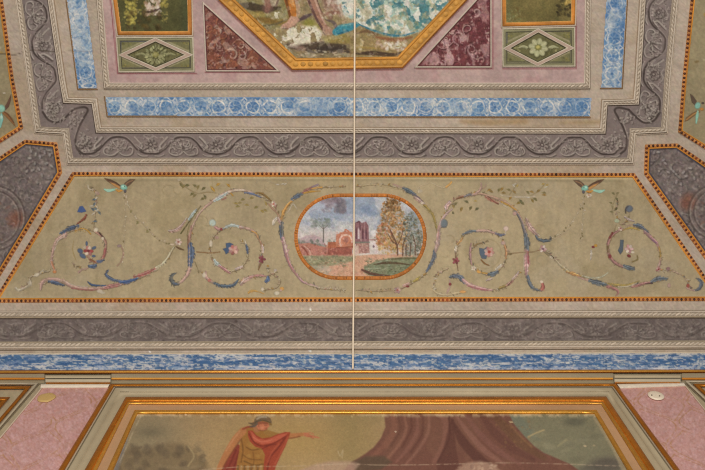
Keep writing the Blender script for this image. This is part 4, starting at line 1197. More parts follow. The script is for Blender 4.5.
op.dabs(520, (373, 199, 412, 252), [(150, 104, 58), (116, 82, 48), (182, 142, 92), (96, 82, 54), (194, 168, 128), (132, 114, 70), (170, 120, 84)], (.4, 1.1), 113, .75, poly=[(383, 206), (388, 198.6), (398, 199), (405, 212), (410, 228), (408, 250), (378, 250), (374, 238), (379, 224)])
op.dabs(420, (400, 212, 425, 257), [(96, 100, 88), (128, 132, 120), (78, 80, 66), (150, 150, 134), (120, 100, 74)], (.4, 1.1), 114, .75, poly=[(404, 218), (411, 211), (419, 216), (425, 232), (423, 256), (402, 256)])
op.dabs(160, (364, 257, 420, 277), [(88, 94, 70), (140, 146, 122), (106, 108, 80), (76, 66, 50)], (.4, 1.1), 115, .7, asp=(.3, .6), rot=0)
op.dabs(160, (298, 255, 372, 278), [(196, 160, 134), (150, 112, 90), (120, 118, 92), (170, 140, 112)], (.4, 1.2), 116, .55, asp=(.3, .6), rot=0)
for pts, w in [([(397.6, 255), (397, 246), (394, 238), (390, 230)], 1.5), ([(397, 246), (401, 238), (403, 228)], 1), ([(402.6, 256), (403, 246), (405, 238)], 1.1), ([(406, 256), (406, 246)], 1), ([(410, 256), (410.6, 244)], 1), ([(394, 240), (391.6, 236)], .8), ([(415, 255), (415, 244), (413, 236)], .9), ([(396, 244), (392, 241), (388, 234)], .8)]:
    op.stroke(pts, w, (88, 64, 52), .85)
op.grain(.03, 5).mottle(.05, 3, 6)
op.build('oval_landscape', FRESCO, panel, .006, grit=.09)
# ================================================================= corner panels of the cove
def corner_panel(poly, circ, ring, label, seed, sprig):
    cx = sum(p[0] for p in poly[:3]) / 3
    t = thing('corner_panel', label, 'painted panel', cx, 170, 'grey corner panels of the cove')
    xs = [p[0] for p in poly]
    p = Paint(min(xs), 138, max(xs), 304, .9, (112, 101, 97), offs(poly, .4, True).tolist(), seed=seed)
    p.mottle(.12, 26, 1).mottle(.09, 5, 2)
    p.over(.4 * sstep(.52, .7, p.noise(20, 3)), (112, 100, 94))
    g = np.random.default_rng(seed)
    x0, x1 = max(min(xs), -20), min(max(xs), 725)
    # faint carved scrolls
    for _ in range(60):
        x, y = g.uniform(x0, x1), g.uniform(146, 290)
        r = g.uniform(4, 10); a0 = g.uniform(0, 6.28); sgn = g.choice([-1, 1])
        arc = [(x + r * (1 - k / 9) * math.cos(a0 + sgn * k * .7), y + r * (1 - k / 9) * math.sin(a0 + sgn * k * .7)) for k in range(8)]
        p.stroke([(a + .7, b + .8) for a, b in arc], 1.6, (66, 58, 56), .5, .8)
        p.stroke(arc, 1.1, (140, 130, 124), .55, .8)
    p.dabs(620, (x0, 144, x1, 296), [(150, 138, 130), (74, 64, 61), (128, 115, 108), (158, 146, 136)], (.7, 2.0), seed + 1, .55)
    # round medallion
    ccx, ccy, r = circ
    p.blob(ccx, ccy, r, r, (108, 95, 90), .6, 0, .2)
    p.blob(*ring, 7.5, 8.5, (122, 78, 62), .75, .6, .9)
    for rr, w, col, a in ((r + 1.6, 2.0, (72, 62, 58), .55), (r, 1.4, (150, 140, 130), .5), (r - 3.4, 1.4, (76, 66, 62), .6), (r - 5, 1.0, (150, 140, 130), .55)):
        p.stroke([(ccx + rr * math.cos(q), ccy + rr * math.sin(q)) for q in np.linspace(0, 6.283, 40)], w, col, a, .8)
    for _ in range(60):
        a, q = g.uniform(0, 6.28), (r - 6) * math.sqrt(g.uniform(0, 1))
        p.blob(ccx + q * math.cos(a), ccy + q * math.sin(a), g.uniform(1, 2.6), g.uniform(.7, 1.5), [(146, 134, 124), (84, 72, 68), (118, 88, 76)][g.integers(3)], .55, a, .6)
    for x, y in sprig:
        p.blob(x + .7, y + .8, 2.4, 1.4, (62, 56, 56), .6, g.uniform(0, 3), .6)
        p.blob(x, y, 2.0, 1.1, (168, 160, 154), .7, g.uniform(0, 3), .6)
    ip = offs(poly, 3.6, True)
    p.stroke(np.vstack([ip, ip[:1]]), 1.6, (58, 56, 66), .75, .9, False)
    p.grain(.03, seed)
    crack(p)
    p.build('panel_field', FRESCO, t, .004, grit=.12)
    beaded(poly, True, 1, 4.3, t, seed=seed)
    return t


CL = [(25.2, 141.2), (55.9, 143.9), (60.6, 172.7), (-17, 302.5), (-105, 302), (-105, 229)]
CR = [(646.4, 146), (676.8, 144.9), (810, 236), (810, 302), (737, 302), (645.4, 173.6)]
corner_panel(CL, (-7, 219, ), None, '', 0, []) if False else None
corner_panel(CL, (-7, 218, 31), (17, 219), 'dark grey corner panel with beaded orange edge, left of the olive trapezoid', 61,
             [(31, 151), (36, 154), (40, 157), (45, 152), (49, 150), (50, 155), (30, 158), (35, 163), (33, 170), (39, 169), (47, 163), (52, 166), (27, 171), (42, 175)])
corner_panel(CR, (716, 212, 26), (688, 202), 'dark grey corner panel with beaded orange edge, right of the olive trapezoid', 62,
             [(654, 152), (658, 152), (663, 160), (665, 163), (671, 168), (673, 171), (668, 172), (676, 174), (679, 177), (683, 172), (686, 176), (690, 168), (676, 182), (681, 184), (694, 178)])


# ================================================================= side panels of the cove (olive, with a bird)
def side_panel(poly, label, seed, right):
    t = thing('side_cove_panel', label, 'painted panel', poly[3][0] if not right else poly[0][0], 60, 'olive side panels of the cove')
    xs = [p[0] for p in poly]
    p = Paint(min(xs), TOP, max(xs), 216, 1.1, (140, 128, 99), offs(poly, .4, True).tolist(), seed=seed)
    p.mottle(.08, 40, 1).mottle(.05, 8, 2).grain(.02, 3)
    p.over(.3 * sstep(.55, .75, p.noise(20, 3)), (122, 108, 78))
    g = np.random.default_rng(seed)
    for k in range(26):
        y = g.uniform(TOP, 90); b = np.interp(y, [TOP, 0, 130], [703, 692, 679.5] if right else [-13, 1.4, 21.5])
        x = b + (g.uniform(6, 60) if right else -g.uniform(6, 60))
        p.blob(x, y, 2.4, 1.2, [(104, 84, 50), (120, 92, 66), (150, 122, 70), (168, 160, 130)][g.integers(4)], .7, g.uniform(0, 3), .6)
    for k in range(7):
        x = (720 + 9 * k) if right else (-18 - 9 * k)
        p.stroke([(x, TOP + 15 * k), (x + 12, -40 + 12 * k), (x - 6, 20 + 9 * k)], [1, 2.4, 1], [PK, GB, WH][k % 3], .7)
    crack(p)
    p.build('panel_field', FRESCO, t, .004)
    beaded(poly, True, 1, 4.3, t, seed=seed)
    if right:
        m = Motif(680, 90, 712, 126, seed=seed)
        m.p.poly([(689.8, 93.6), (693, 96), (696.4, 101), (695, 105.4), (691.6, 102)], (92, 76, 64), .95, .8)
        m.p.poly([(684.4, 121.6), (686, 117.6), (692, 113), (699, 109.6), (700, 111.6), (694, 115.6), (688, 120)], (124, 92, 62), .95, .8)
        m.p.stroke([(686, 119.6), (693, 114.4), (699, 111)], .8, (184, 140, 84), .8)
        m.bl(697.4, 105.4, 2.6, 3.2, (128, 176, 158), .95, .5).bl(701.6, 109, 1.8, 1.4, (178, 128, 66), .9)
        m.p.stroke([(697.6, 111), (696.8, 116), (696, 123)], [1.6, 3, 1.2], (138, 182, 162), .95)
        m.bl(702.6, 103, 1.4, 1, (84, 74, 66), .9)
    else:
        m = Motif(-12, 90, 20, 130, seed=seed)
        m.p.poly([(11.4, 94), (11, 100), (9, 106.6), (5.6, 110), (5, 106.6), (8, 101.6)], (98, 72, 60), .95, .8)
        m.p.poly([(3, 110.4), (8, 113), (13, 119), (15.8, 126.4), (12, 122.6), (6.6, 117), (2.6, 113)], (134, 94, 58), .95, .8)
        m.p.stroke([(4, 111.4), (9, 115.4), (14, 122.6)], .9, (84, 60, 46), .8)
        m.bl(1.4, 108.4, 3.8, 3.6, (136, 180, 160), .95, .5).bl(-3.4, 105.6, 2, 1.6, (178, 128, 66), .9)
        m.p.stroke([(1.6, 114), (1.8, 119), (.6, 127)], [1.6, 3.4, 1.2], (128, 178, 164), .95)
        m.bl(1.6, 117, 1.4, 1.8, (184, 204, 186), .7).bl(4.4, 93, 1.6, .8, WH, .7)
    m.done('painted_bird', t)
    return t


SLP = [(-105, 209), (-105, TOP), (-13, TOP), (1.4, 0), (12.5, 80), (21.6, 127.4)]
SRP = [(679.6, 131.4), (683.8, 80), (692, 0), (703, TOP), (810, TOP), (810, 213)]
side_panel(SLP, 'olive side panel with a teal bird at the left edge of the ceiling', 63, False)
side_panel(SRP, 'olive side panel with a teal bird at the right edge of the ceiling', 64, True)


# ================================================================= eight-sided painting
OCT = [(488, -108), (486, -19.5), (402.7, 68.4), (292, 70.3), (198.2, -19), (196, -108)]
octo = thing('ceiling_painting', 'large eight-sided ceiling painting in an ochre gilt frame, its paint flaking white', 'ceiling painting', 345, 10)
I0 = offs(OCT, 12.0, True)
GO = (174, 124, 50)
frm = put('frame', join(
    band(OCT, offs(OCT, 1.6, True), [(0, 0), (.2, .014), (1, .016)], True, cols=(150, 92, 34), jitter=.15),
    band(offs(OCT, 1.6, True), offs(OCT, 3.0, True), [(0, .016), (.5, .018), (1, .012)], True, cols=(186, 134, 62), jitter=.15),
    band(offs(OCT, 3.0, True), offs(OCT, 9.2, True), [(0, .012), (.5, .012), (1, .012)], True, cols=GO, jitter=.2),
    band(offs(OCT, 9.2, True), I0, [(0, .012), (.3, .018), (.7, .018), (1, .004)], True, cols=(180, 124, 48), jitter=.15)), OCHRE, octo)
c, t = resample(offs(OCT, 6.1, True), 7.4, True)
g_ = domes(c, t, 2.9, 2.5, .005, base=.0122, col=(182, 132, 58), var=.05)
put('frame_ornament', g_, OCHRE, frm)
c, t = resample(offs(OCT, 10.6, True), 3.0, True)
cp = Paint(196, -108, 488, 62, .7, (140, 122, 92), I0 + 0, seed=71) if False else Paint(196, -108, 488, 62, .7, (134, 118, 86), offs(OCT, 11.4, True).tolist(), seed=71)
cp.mottle(.12, 30, 1).mottle(.08, 6, 2)
cp.over(.8 * sstep(.45, .6, cp.noise(30, 3)) * sstep(-4, -30, cp.Y), (152, 158, 160))
cp.over(.6 * sstep(.5, .62, cp.noise(20, 4)) * sstep(0, -30, cp.Y), (120, 104, 90))
# meadow and rocks on the left
cp.dabs(420, (232, -10, 440, 58), [(178, 168, 144), (116, 98, 68), (154, 132, 102), (82, 68, 52), (128, 116, 70)], (.6, 1.8), 44, .6)
cp.poly([(225, -8), (290, -8), (300, 22), (270, 30), (246, 18)], (120, 112, 72), .8, 3)
cp.stroke([(238, 5), (250, 6), (262, 9.5), (280, 8)], [3, 8, 9, 3], (62, 52, 40), .9, 1.6)
cp.stroke([(250, 18), (264, 20), (280, 22), (292, 17)], [3, 6, 6, 2], (116, 92, 46), .85, 2)
cp.stroke([(262, 26), (276, 24), (288, 19)], [1, 2.4, 1], (92, 84, 60), .8, 1)
cp.blob(258, 14, 9, 3, (152, 132, 74), .7, 0, .7); cp.blob(272, 2, 8, 4, (166, 150, 130), .7, 0, .7); cp.blob(268, 8, 5, 5, (110, 80, 72), .8, 0, .7)
cp.stroke([(266, -6), (268, 6), (267, 11)], [5, 6, 4], (128, 92, 78), .8, 1); cp.stroke([(279, -2), (276, 6)], 2, (92, 70, 64), .7)
cp.dabs(60, (240, 18, 300, 48), [(188, 182, 160), (150, 138, 90), (120, 108, 62)], (1, 3), 31, .55, asp=(.4, .7))
cp.blob(309, 23, 6, 4, (122, 118, 54), .85, 0, .7); cp.blob(318, 26, 6, 3, (138, 130, 70), .6, 0, .7)
cp.stroke([(298, 21), (305, 17), (312, 14)], [2, 4.4, 2], (72, 56, 60), .85, 1)
# legs and feet of the striding figures
cp.stroke([(287, -30), (288, -8), (291, 6), (294, 18)], [14, 11, 9.6, 6], (164, 104, 48), .97, .8)
cp.stroke([(284, -10), (287, 4), (290, 16)], 2.6, (98, 60, 34), .85); cp.stroke([(291, -8), (294, 6)], 2.0, (204, 152, 90), .7); cp.stroke([(297, -8), (297.4, 6), (298, 18)], 1.2, (84, 56, 40), .85)
cp.stroke([(296, 0), (298.6, 10), (297, 18)], [3, 4, 2], (176, 146, 120), .8)
cp.poly([(291, 16), (297, 17), (300, 20), (295, 25), (288, 28.6), (281, 28), (281.6, 25), (287, 22)], (172, 136, 116), .95, 1)
cp.stroke([(283, 28.4), (290, 28.6), (296, 25)], 1.2, (110, 82, 70), .8)
for k in range(4):
    cp.stroke([(282 + k * 1.7, 25.4 + .2 * k), (281.6 + k * 1.8, 28)], .6, (120, 88, 76), .7)
cp.stroke([(300, -30), (309, -8), (315, 8), (320, 20), (326, 29)], [13, 10, 9, 7.4, 5], (142, 106, 88), .97, .8)
cp.stroke([(305.6, -8), (311.6, 8), (317.6, 21), (324, 31)], 2.4, (82, 60, 56), .85); cp.stroke([(315, -8), (320, 8), (326, 20)], 1.0, (90, 66, 58), .8); cp.stroke([(313, -6), (319, 10), (325, 24)], 2, (184, 158, 138), .6)
cp.poly([(323, 26), (329, 26.6), (334, 30.6), (334, 35.4), (327, 35.8), (322.6, 31)], (152, 120, 102), .95, 1)
cp.stroke([(323, 32), (327, 36), (334, 35.8)], 1.2, (94, 70, 64), .8)
cp.stroke([(327, 20), (334, 23), (336.4, 30), (333, 35)], [1.6, 3.4, 3, 1.4], (86, 74, 72), .85, 1)
cp.blob(330, 6, 8, 6, (148, 118, 104), .7, .3, .7); cp.blob(338, 9, 6, 5, (138, 104, 88), .7, .3, .7); cp.stroke([(322, 14), (332, 13), (342, 12)], [2, 4, 2], (126, 86, 70), .7, 1); cp.blob(334, -2, 12, 5, (110, 76, 68), .7, 0, .7)
cp.dabs(50, (322, -6, 350, 18), [(160, 130, 116), (196, 186, 168), (116, 82, 70)], (1, 2.6), 36, .6)
# foreground rock
cp.poly([(282, 44), (296, 42), (312, 44), (330, 42.4), (350, 44), (356, 56), (350, 60), (284, 60)], (120, 108, 82), .9, 2)
cp.stroke([(288, 46), (304, 47), (322, 45.6), (344, 47)], [4, 7, 9, 5], (66, 54, 44), .9, 1.6); cp.stroke([(306, 52), (326, 49.6), (350, 51)], [3, 7, 4], (60, 50, 44), .9, 1.6)
cp.blob(294, 45, 5, 3, (150, 126, 112), .7, 0, .6); cp.blob(301, 49, 5, 3, (146, 120, 104), .7, 0, .6)
cp.dabs(60, (284, 50, 352, 59), [(196, 186, 160), (140, 120, 80), (104, 88, 62)], (1, 2.8), 33, .6, asp=(.3, .6), rot=0)
cp.poly([(320, 36), (350, 33), (352, 44), (326, 43)], (134, 118, 62), .75, 2.4)
# lost paint round the feet
fl_ = sstep(.50, .56, cp.noise(6, 14, 4))
cp.poly([(262, 32), (280, 28), (300, 26), (316, 26), (324, 36), (330, 40), (304, 44), (288, 46), (276, 40)], (202, 196, 176), .9, 3, mod=fl_)
cp.poly([(264, 12), (284, 10), (288, 18), (276, 20)], (204, 198, 178), .8, 3, mod=fl_)
cp.poly([(250, 22), (270, 30), (284, 42), (292, 54), (280, 50), (256, 28)], (196, 190, 168), .7, 3, mod=fl_)
# teal drapery on the right, mostly flaked to white
cp.stroke([(336, 32), (342, 29), (350, 27), (360, 23)], [7, 9, 8, 4], (52, 122, 138), .92, 1.4); cp.stroke([(338, 34), (348, 31)], 1.6, (32, 84, 104), .8); cp.stroke([(338, 26), (350, 25)], 1.4, (120, 164, 160), .6)
dr = [(340, -30), (440, -34), (448, 2), (436, 16), (424, 30), (402, 37), (386, 36), (372, 30), (358, 24), (344, 14), (338, -6)]
cp.poly(dr, (196, 196, 182), .95, 2)
t1 = .75 * sstep(.55, .61, cp.noise(10, 21, 5)); t2 = .9 * sstep(.57, .62, cp.noise(7, 22, 5)); t3 = .8 * sstep(.55, .61, cp.noise(6, 23, 5))
cp.poly(dr, (124, 158, 148), .9, 2, mod=t1); cp.poly(dr, (58, 104, 110), .95, 1.4, mod=t2); cp.poly(dr, (150, 142, 108), .75, 2, mod=t3)
cp.poly([(336, -20), (352, -14), (356, 10), (346, 18), (336, 6)], (198, 194, 180), .8, 3, mod=sstep(.4, .55, cp.noise(8, 25)))
for cx, cy, rx, ry in ((362, 6, 6, 6), (378, 4, 5, 9), (402, 13, 4, 5), (383, 21, 5, 3.6), (372, 22, 6, 3), (394, 0, 9, 5), (430, 8, 4, 6), (420, 26, 4, 2)):
    cp.dabs(10, (cx - rx, cy - ry, cx + rx, cy + ry), [(76, 118, 120), (92, 132, 126), (116, 120, 88), (64, 98, 106)], (1.0, 2.4), int(cx), .7)
cp.stroke([(358, 24), (372, 30), (386, 34.6), (402, 35.6), (418, 31)], [1, 2.4, 2.6, 2, 1], (44, 102, 122), .85, 1, wear=.5)
# ground on the right
cp.poly([(350, 32), (362, 28), (376, 33), (394, 37.6), (412, 36), (420, 34), (412, 44), (400, 58), (350, 58)], (134, 116, 78), .92, 2)
cp.stroke([(356, 34), (366, 31), (378, 35)], [1, 3.4, 1.4], (104, 80, 56), .8); cp.stroke([(376, 37), (396, 40), (412, 37)], [2, 4, 1.4], (122, 78, 54), .8, 1)
cp.dabs(50, (376, 40, 408, 50), [(176, 148, 130), (150, 118, 98), (200, 190, 174)], (1, 2.6), 35, .65, asp=(.4, .7)); cp.dabs(34, (384, 42, 406, 50), [(206, 200, 184)], (.8, 2), 37, .8)
cp.stroke([(360, 49), (362, 43), (361, 39)], [3, 3.4, 1.4], (182, 166, 130), .7); cp.stroke([(356, 53.6), (372, 53), (392, 54.6), (404, 52)], [2, 4.6, 3.4, 1], (64, 50, 40), .9, 1.2); cp.stroke([(354, 47), (380, 48.6)], 2, (146, 122, 62), .6)
cp.dabs(80, (350, 36, 410, 57), [(150, 130, 86), (112, 92, 62), (168, 150, 112)], (.8, 2.2), 39, .45, asp=(.3, .6), rot=0)
cp.over(.25 * sstep(.60, .66, cp.noise(5, 40, 4)), (198, 188, 168))

cp.grain(.04, 3)
cp.build('picture', FRESCO, octo, .004, grit=.12)


# ================================================================= rectangular pictures and lozenge panels
def rect_picture(outer, label, seed, paintf):
    t = thing('rectangular_picture', label, 'ceiling painting', (outer[0][0] + outer[1][0]) / 2, 10, 'small rectangular ceiling pictures')
    inn = offs(outer, 4.2, True)
    put('frame', join(band(outer, offs(outer, 3.2, True), [(0, 0), (.15, .010), (.85, .010), (1, .008)], True, cols=(178, 114, 44), jitter=.16),
                      band(offs(outer, 3.2, True), inn, [(0, .008), (.5, .010), (1, 0)], True, cols=(188, 136, 66), jitter=.1)), OCHRE, t)
    put('outer_fillet', band(offs(outer, -1.5, True), outer, [(0, 0), (.2, .008), (.8, .008), (1, .004)], True, cols=(176, 160, 140)), STUCCO, t)
    xs = [p[0] for p in outer]
    p = Paint(min(xs), TOP + 2, max(xs), 36, .6, (78, 76, 46), offs(outer, 3.8, True).tolist(), seed=seed)
    paintf(p)
    p.grain(.05, seed)
    p.build('picture', FRESCO, t, .004)
    return t


def left_pic(p):
    p.mottle(.18, 24, 1).mottle(.12, 6, 2)
    p.over(.55 * sstep(.5, .66, p.noise(14, 3)), (58, 56, 34)); p.over(.4 * sstep(176, 190, p.X) , (62, 72, 54))
    p.over(.8 * sstep(-20, -50, p.Y), (126, 134, 132))
    p.dabs(330, (122, -70, 172, 22), [(158, 146, 76), (122, 112, 56), (96, 88, 44), (176, 164, 108), (66, 60, 34)], (.8, 2.4), 3, .75, poly=[(124, 24), (122, -60), (172, -60), (168, 6), (160, 8), (150, 16), (132, 25)])
    p.dabs(80, (126, 2, 136, 24), [(164, 152, 78), (140, 128, 62)], (.8, 2), 4, .8)
    p.dabs(90, (146, 0, 160, 15), [(190, 172, 156), (170, 146, 126), (204, 192, 178), (140, 112, 92)], (.8, 2.2), 5, .8)
    p.stroke([(143, 12), (152, 11.6), (160, 8.6)], [1, 2.2, 1.2], (70, 48, 50), .85)
    p.dabs(60, (126, 10, 160, 30), [(56, 48, 28), (72, 58, 34), (88, 74, 40)], (1, 2.6), 6, .6); p.dabs(26, (161, 12, 168, 22), [(140, 128, 72), (120, 112, 64)], (.5, 1.2), 8, .7); p.dabs(14, (160, -4, 168, 6), [(150, 138, 70)], (1, 2.2), 9, .7)


def right_pic(p):
    p.rgb[:] = (104, 94, 56)
    p.mottle(.14, 24, 1).mottle(.10, 6, 2)
    p.over(.4 * sstep(.5, .7, p.noise(18, 3)), (128, 114, 70)); p.over(.35 * sstep(.55, .7, p.noise(12, 4)), (84, 82, 52))
    p.over(.6 * sstep(-20, -50, p.Y), (140, 138, 124)); p.over(.5 * sstep(515, 505, p.X), (90, 92, 62))
    p.dabs(70, (557, -8, 571, 17), [(62, 54, 34), (50, 44, 32), (84, 72, 42)], (.8, 2.4), 3, .8); p.dabs(40, (562, -12, 572, 4), [(176, 152, 88), (152, 128, 66)], (.8, 2), 4, .75)
    p.dabs(50, (506, 10, 520, 22), [(132, 128, 86), (110, 112, 74)], (.6, 1.6), 5, .6); p.stroke([(517, 8), (519, 16)], 2.4, (92, 74, 40), .5)


RL = [(99.6, TOP + 2), (189.4, TOP + 2), (192.2, 35), (117.9, 35.4)]
RR = [(501.2, TOP + 2), (577, TOP + 2), (574.8, 24.8), (502.2, 26.6)]
rect_picture(RL, 'dark green rectangular landscape in an ochre frame left of the eight-sided painting', 81, left_pic)
rect_picture(RR, 'brownish olive rectangular picture in an ochre frame right of the eight-sided painting', 82, right_pic)


def lozenge_panel(rect, loz, centre, label, seed, pale):
    t = thing('lozenge_panel', label, 'painted panel', *centre, 'lozenge panels under the rectangular pictures')
    p = Paint(min(q[0] for q in rect), min(q[1] for q in rect), max(q[0] for q in rect), max(q[1] for q in rect), .5, (112, 108, 74), rect, seed=seed)
    p.mottle(.10, 10, 1).mottle(.08, 3, 2)
    p.poly(offs(loz, 3.0, True), (98, 94, 62), .9)
    g = np.random.default_rng(seed)
    cx, cy = centre
    for sx in (-1, 1):
        p.dabs(40, (cx + sx * 26 - 9, cy - 5, cx + sx * 26 + 9, cy + 5), [(140, 136, 92), (76, 72, 46), (158, 152, 108)], (.6, 1.5), seed + 2 + sx, .6)
        for sy in (-1, 1):
            p.dabs(22, (cx + sx * 30 - 5, cy + sy * 13 - 3, cx + sx * 30 + 5, cy + sy * 13 + 3), [(132, 122, 66), (84, 80, 50), (120, 112, 62)], (.6, 1.4), seed + 9 + sx + 3 * sy, .6)
    (rx0, ry0), (rx1, ry1) = np.min(rect, axis=0) + 4.2, np.max(rect, axis=0) - 4.4
    for sx in (-1, 1):
        for sy in (-1, 1):
            ax, ay = (rx0, rx1)[sx > 0], (ry0, ry1)[sy > 0]
            tri = [(ax, ay), (ax - sx * 25, ay), (ax, ay - sy * 11.5), (ax, ay)]
            p.stroke(tri, 1.9, (146, 138, 108), .8, .7, False)
            p.stroke([(q_[0] - sx * .9, q_[1] - sy * .8) for q_ in (tri[1], tri[0], tri[2])], .9, (70, 68, 56) if sx > 0 or sy > 0 else (66, 70, 84), .75, .7, False)
    p.dabs(60, (cx - 16, cy - 11, cx + 16, cy + 11), [(72, 70, 44), (84, 80, 52)], (.8, 1.8), seed + 30, .55)
    p.grain(.03, 1)
    p.build('panel_field', FRESCO, t, .004)
    b1 = offs(rect, 1.4, True); b2 = offs(rect, 3.6, True)
    put('border', join(band(rect, b1, [(0, 0), (.2, .010), (.8, .010), (1, .008)], True, cols=(178, 168, 146)),
                       band(b1, b2, [(0, .006), (1, .006)], True, cols=(128, 124, 94)),
                       band(b2, offs(rect, 4.3, True), [(0, .0055), (1, .0055)], True, cols=(70, 66, 54))), STUCCO, t)
    put('lozenge_frame', join(band(loz, offs(loz, .8, True), [(0, .006), (.5, .011), (1, .010)], True, cols=(186, 174, 156), maxstep=6),
                              band(offs(loz, .8, True), offs(loz, 3.0, True), [(0, .010), (1, .010)], True, cols=(164, 142, 126), maxstep=6),
                              band(offs(loz, 3.0, True), offs(loz, 3.8, True), [(0, .010), (.5, .011), (1, .006)], True, cols=(182, 170, 148), maxstep=6),
                              band(offs(loz, 3.8, True), offs(loz, 4.6, True), [(0, .0056), (1, .0056)], True, cols=(66, 62, 46), maxstep=6)), STUCCO, t)
    m = Motif(cx - 22, cy - 14, cx + 22, cy + 14, seed=seed)
    lt = (168, 166, 128) if pale else (146, 144, 104)
    if pale:
        for j in range(8):
            a = 2 * math.pi * j / 8 + .2
            m.bl(cx + 7.4 * math.cos(a) + .5, cy + 6.8 * math.sin(a) + .6, 3.4, 2.9, (96, 92, 64), .7, a)
        for j in range(8):
            a = 2 * math.pi * j / 8 + .2
            m.bl(cx + 6.6 * math.cos(a), cy + 6.2 * math.sin(a), 3.3, 2.6, np.array(lt) * m.g.uniform(.92, 1.08), .92, a)
            m.st([(cx + 3 * math.cos(a), cy + 3 * math.sin(a)), (cx + 9 * math.cos(a), cy + 8.4 * math.sin(a))], .7, (190, 186, 150), .6, 0)
    else:
        for _ in range(70):
            a = m.g.uniform(0, 6.28); q_ = 10.5 * math.sqrt(m.g.uniform(.02, 1))
            x, y = cx + q_ * math.cos(a), cy + q_ * .95 * math.sin(a)
            m.bl(x + .5, y + .5, 1.8, 1.2, (84, 82, 54), .6, a)
            m.bl(x, y, 1.7, 1.0, np.array(lt) * m.g.uniform(.85, 1.2), .85, a)
    m.bl(cx, cy, 3.2, 2.8, (128, 124, 70), .9).bl(cx - .3, cy - .4, 1.9, 1.6, (176, 166, 100) if pale else (150, 144, 96), .9)
    for sx in (-1, 1):
        m.st([(cx + sx * 11, cy), (cx + sx * 15, cy - 1), (cx + sx * 20, cy + .4)], [2, 2.4, .8], lt, .75, 0)
    m.done('rosette', t, .006)
    return t


lozenge_panel([(116, 36.9), (193.6, 36.6), (195.2, 71.8), (118.6, 72.6)], [(155.6, 37.4), (193.8, 54.8), (156, 71.4), (118, 55)], (156, 54.6), 'green lozenge panel with a dark leafy rosette, under the dark green picture', 83, False)
lozenge_panel([(501.8, 28.2), (574.9, 26.6), (575.4, 66.8), (502, 67)], [(538, 28.2), (574.6, 48), (537.4, 66.4), (502.4, 48.4)], (538, 47.4), 'green lozenge panel with a pale yellow rosette, under the brownish olive picture', 84, True)


# ================================================================= triangular panels
def triangle_panel(tri, label, seed, cols, base):
    cx, cy = np.mean(tri, axis=0)
    t = thing('triangular_panel', label, 'painted panel', cx, cy, 'triangular panels beside the eight-sided painting')
    xs = [p[0] for p in tri]; ys = [p[1] for p in tri]
    p = Paint(min(xs), min(ys), max(xs), max(ys), .5, base, offs(tri, .8, True).tolist(), seed=seed)
    p.mottle(.16, 14, 1).mottle(.12, 4, 2)
    g = np.random.default_rng(seed)
    for _ in range(46):
        x, y = g.uniform(min(xs), max(xs)), g.uniform(min(ys), max(ys))
        if not inpoly(x, y, tri):
            continue
        r = g.uniform(3, 8); a0 = g.uniform(0, 6.28); s_ = g.choice([-1, 1])
        arc = [(x + r * (1 - k / 9) * math.cos(a0 + s_ * k * .75), y + r * (1 - k / 9) * math.sin(a0 + s_ * k * .75)) for k in range(8)]
        p.stroke([(a + .6, b + .7) for a, b in arc], 1.6, np.array(base) * .62, .6, .8)
        p.stroke(arc, g.uniform(.8, 1.8), cols[g.integers(len(cols))], .7, .8)
    p.dabs(420, (min(xs), min(ys), max(xs), max(ys)), cols + [tuple(np.array(base) * .6), tuple(np.array(base) * .75)], (.6, 1.7), seed + 5, .55, poly=tri)
    if seed == 86:
        w = sstep(.44, .60, p.noise(6, 7, 4, py=11))
        p.over(.75 * w * np.exp(-((p.X - 455) / 26) ** 2 - ((p.Y - 48) / 20) ** 2), (196, 172, 164)); p.over(.5 * w, (170, 138, 134))
    else:
        p.over(.5 * sstep(.50, .60, p.noise(8, 7)), (130, 80, 58)); p.over(.5 * sstep(.52, .62, p.noise(6, 8)), (172, 148, 134))
    p.grain(.04, 2)
    p.build('panel_field', FRESCO, t, .004, grit=.16)
    put('border', join(band(tri, offs(tri, 1.6, True), [(0, 0), (.2, .010), (.8, .010), (1, .004)], True, cols=(178, 164, 148), maxstep=6),
                       band(offs(tri, 1.6, True), offs(tri, 2.5, True), [(0, .0055), (1, .0055)], True, cols=(86, 48, 48), maxstep=6)), STUCCO, t)


triangle_panel([(202.4, 1.0), (281, 71.6), (205.6, 71.6)], 'brownish red triangular panel on the pink ground, left of the eight-sided painting', 85, [(164, 130, 114), (150, 94, 68), (182, 158, 142)], (108, 66, 58))
triangle_panel([(491.6, -18), (491.8, 67.8), (413.5, 67.8)], 'maroon triangular panel rubbed whitish, right of the eight-sided painting', 86, [(166, 130, 126), (140, 96, 92), (186, 160, 152)], (98, 54, 56))
# ================================================================= the wall
GG, GGL, GGD = (166, 151, 122), (178, 164, 138), (132, 118, 94)
GI, GIB, GID = (190, 120, 38), (216, 158, 68), (140, 80, 26)
BOT = 560
wp = Paint(LX, 369.5, RX, BOT, 3.0, GG, seed=91)
wp.mottle(.04, 40, 1)
wf = wp.build('wall_front', WOOD, None, 0.0, wall); wf['kind'] = 'structure'


def wband(path_a, path_b, prof, cols, closed=False, jitter=.05):
    return band(path_a, path_b, prof, closed, wall, 14, cols, jitter)


def hpath(y, xa=LX, xb=RX, dl=.0, dr=.0):
    return [(xa, y + dl), (xb, y + dr)]


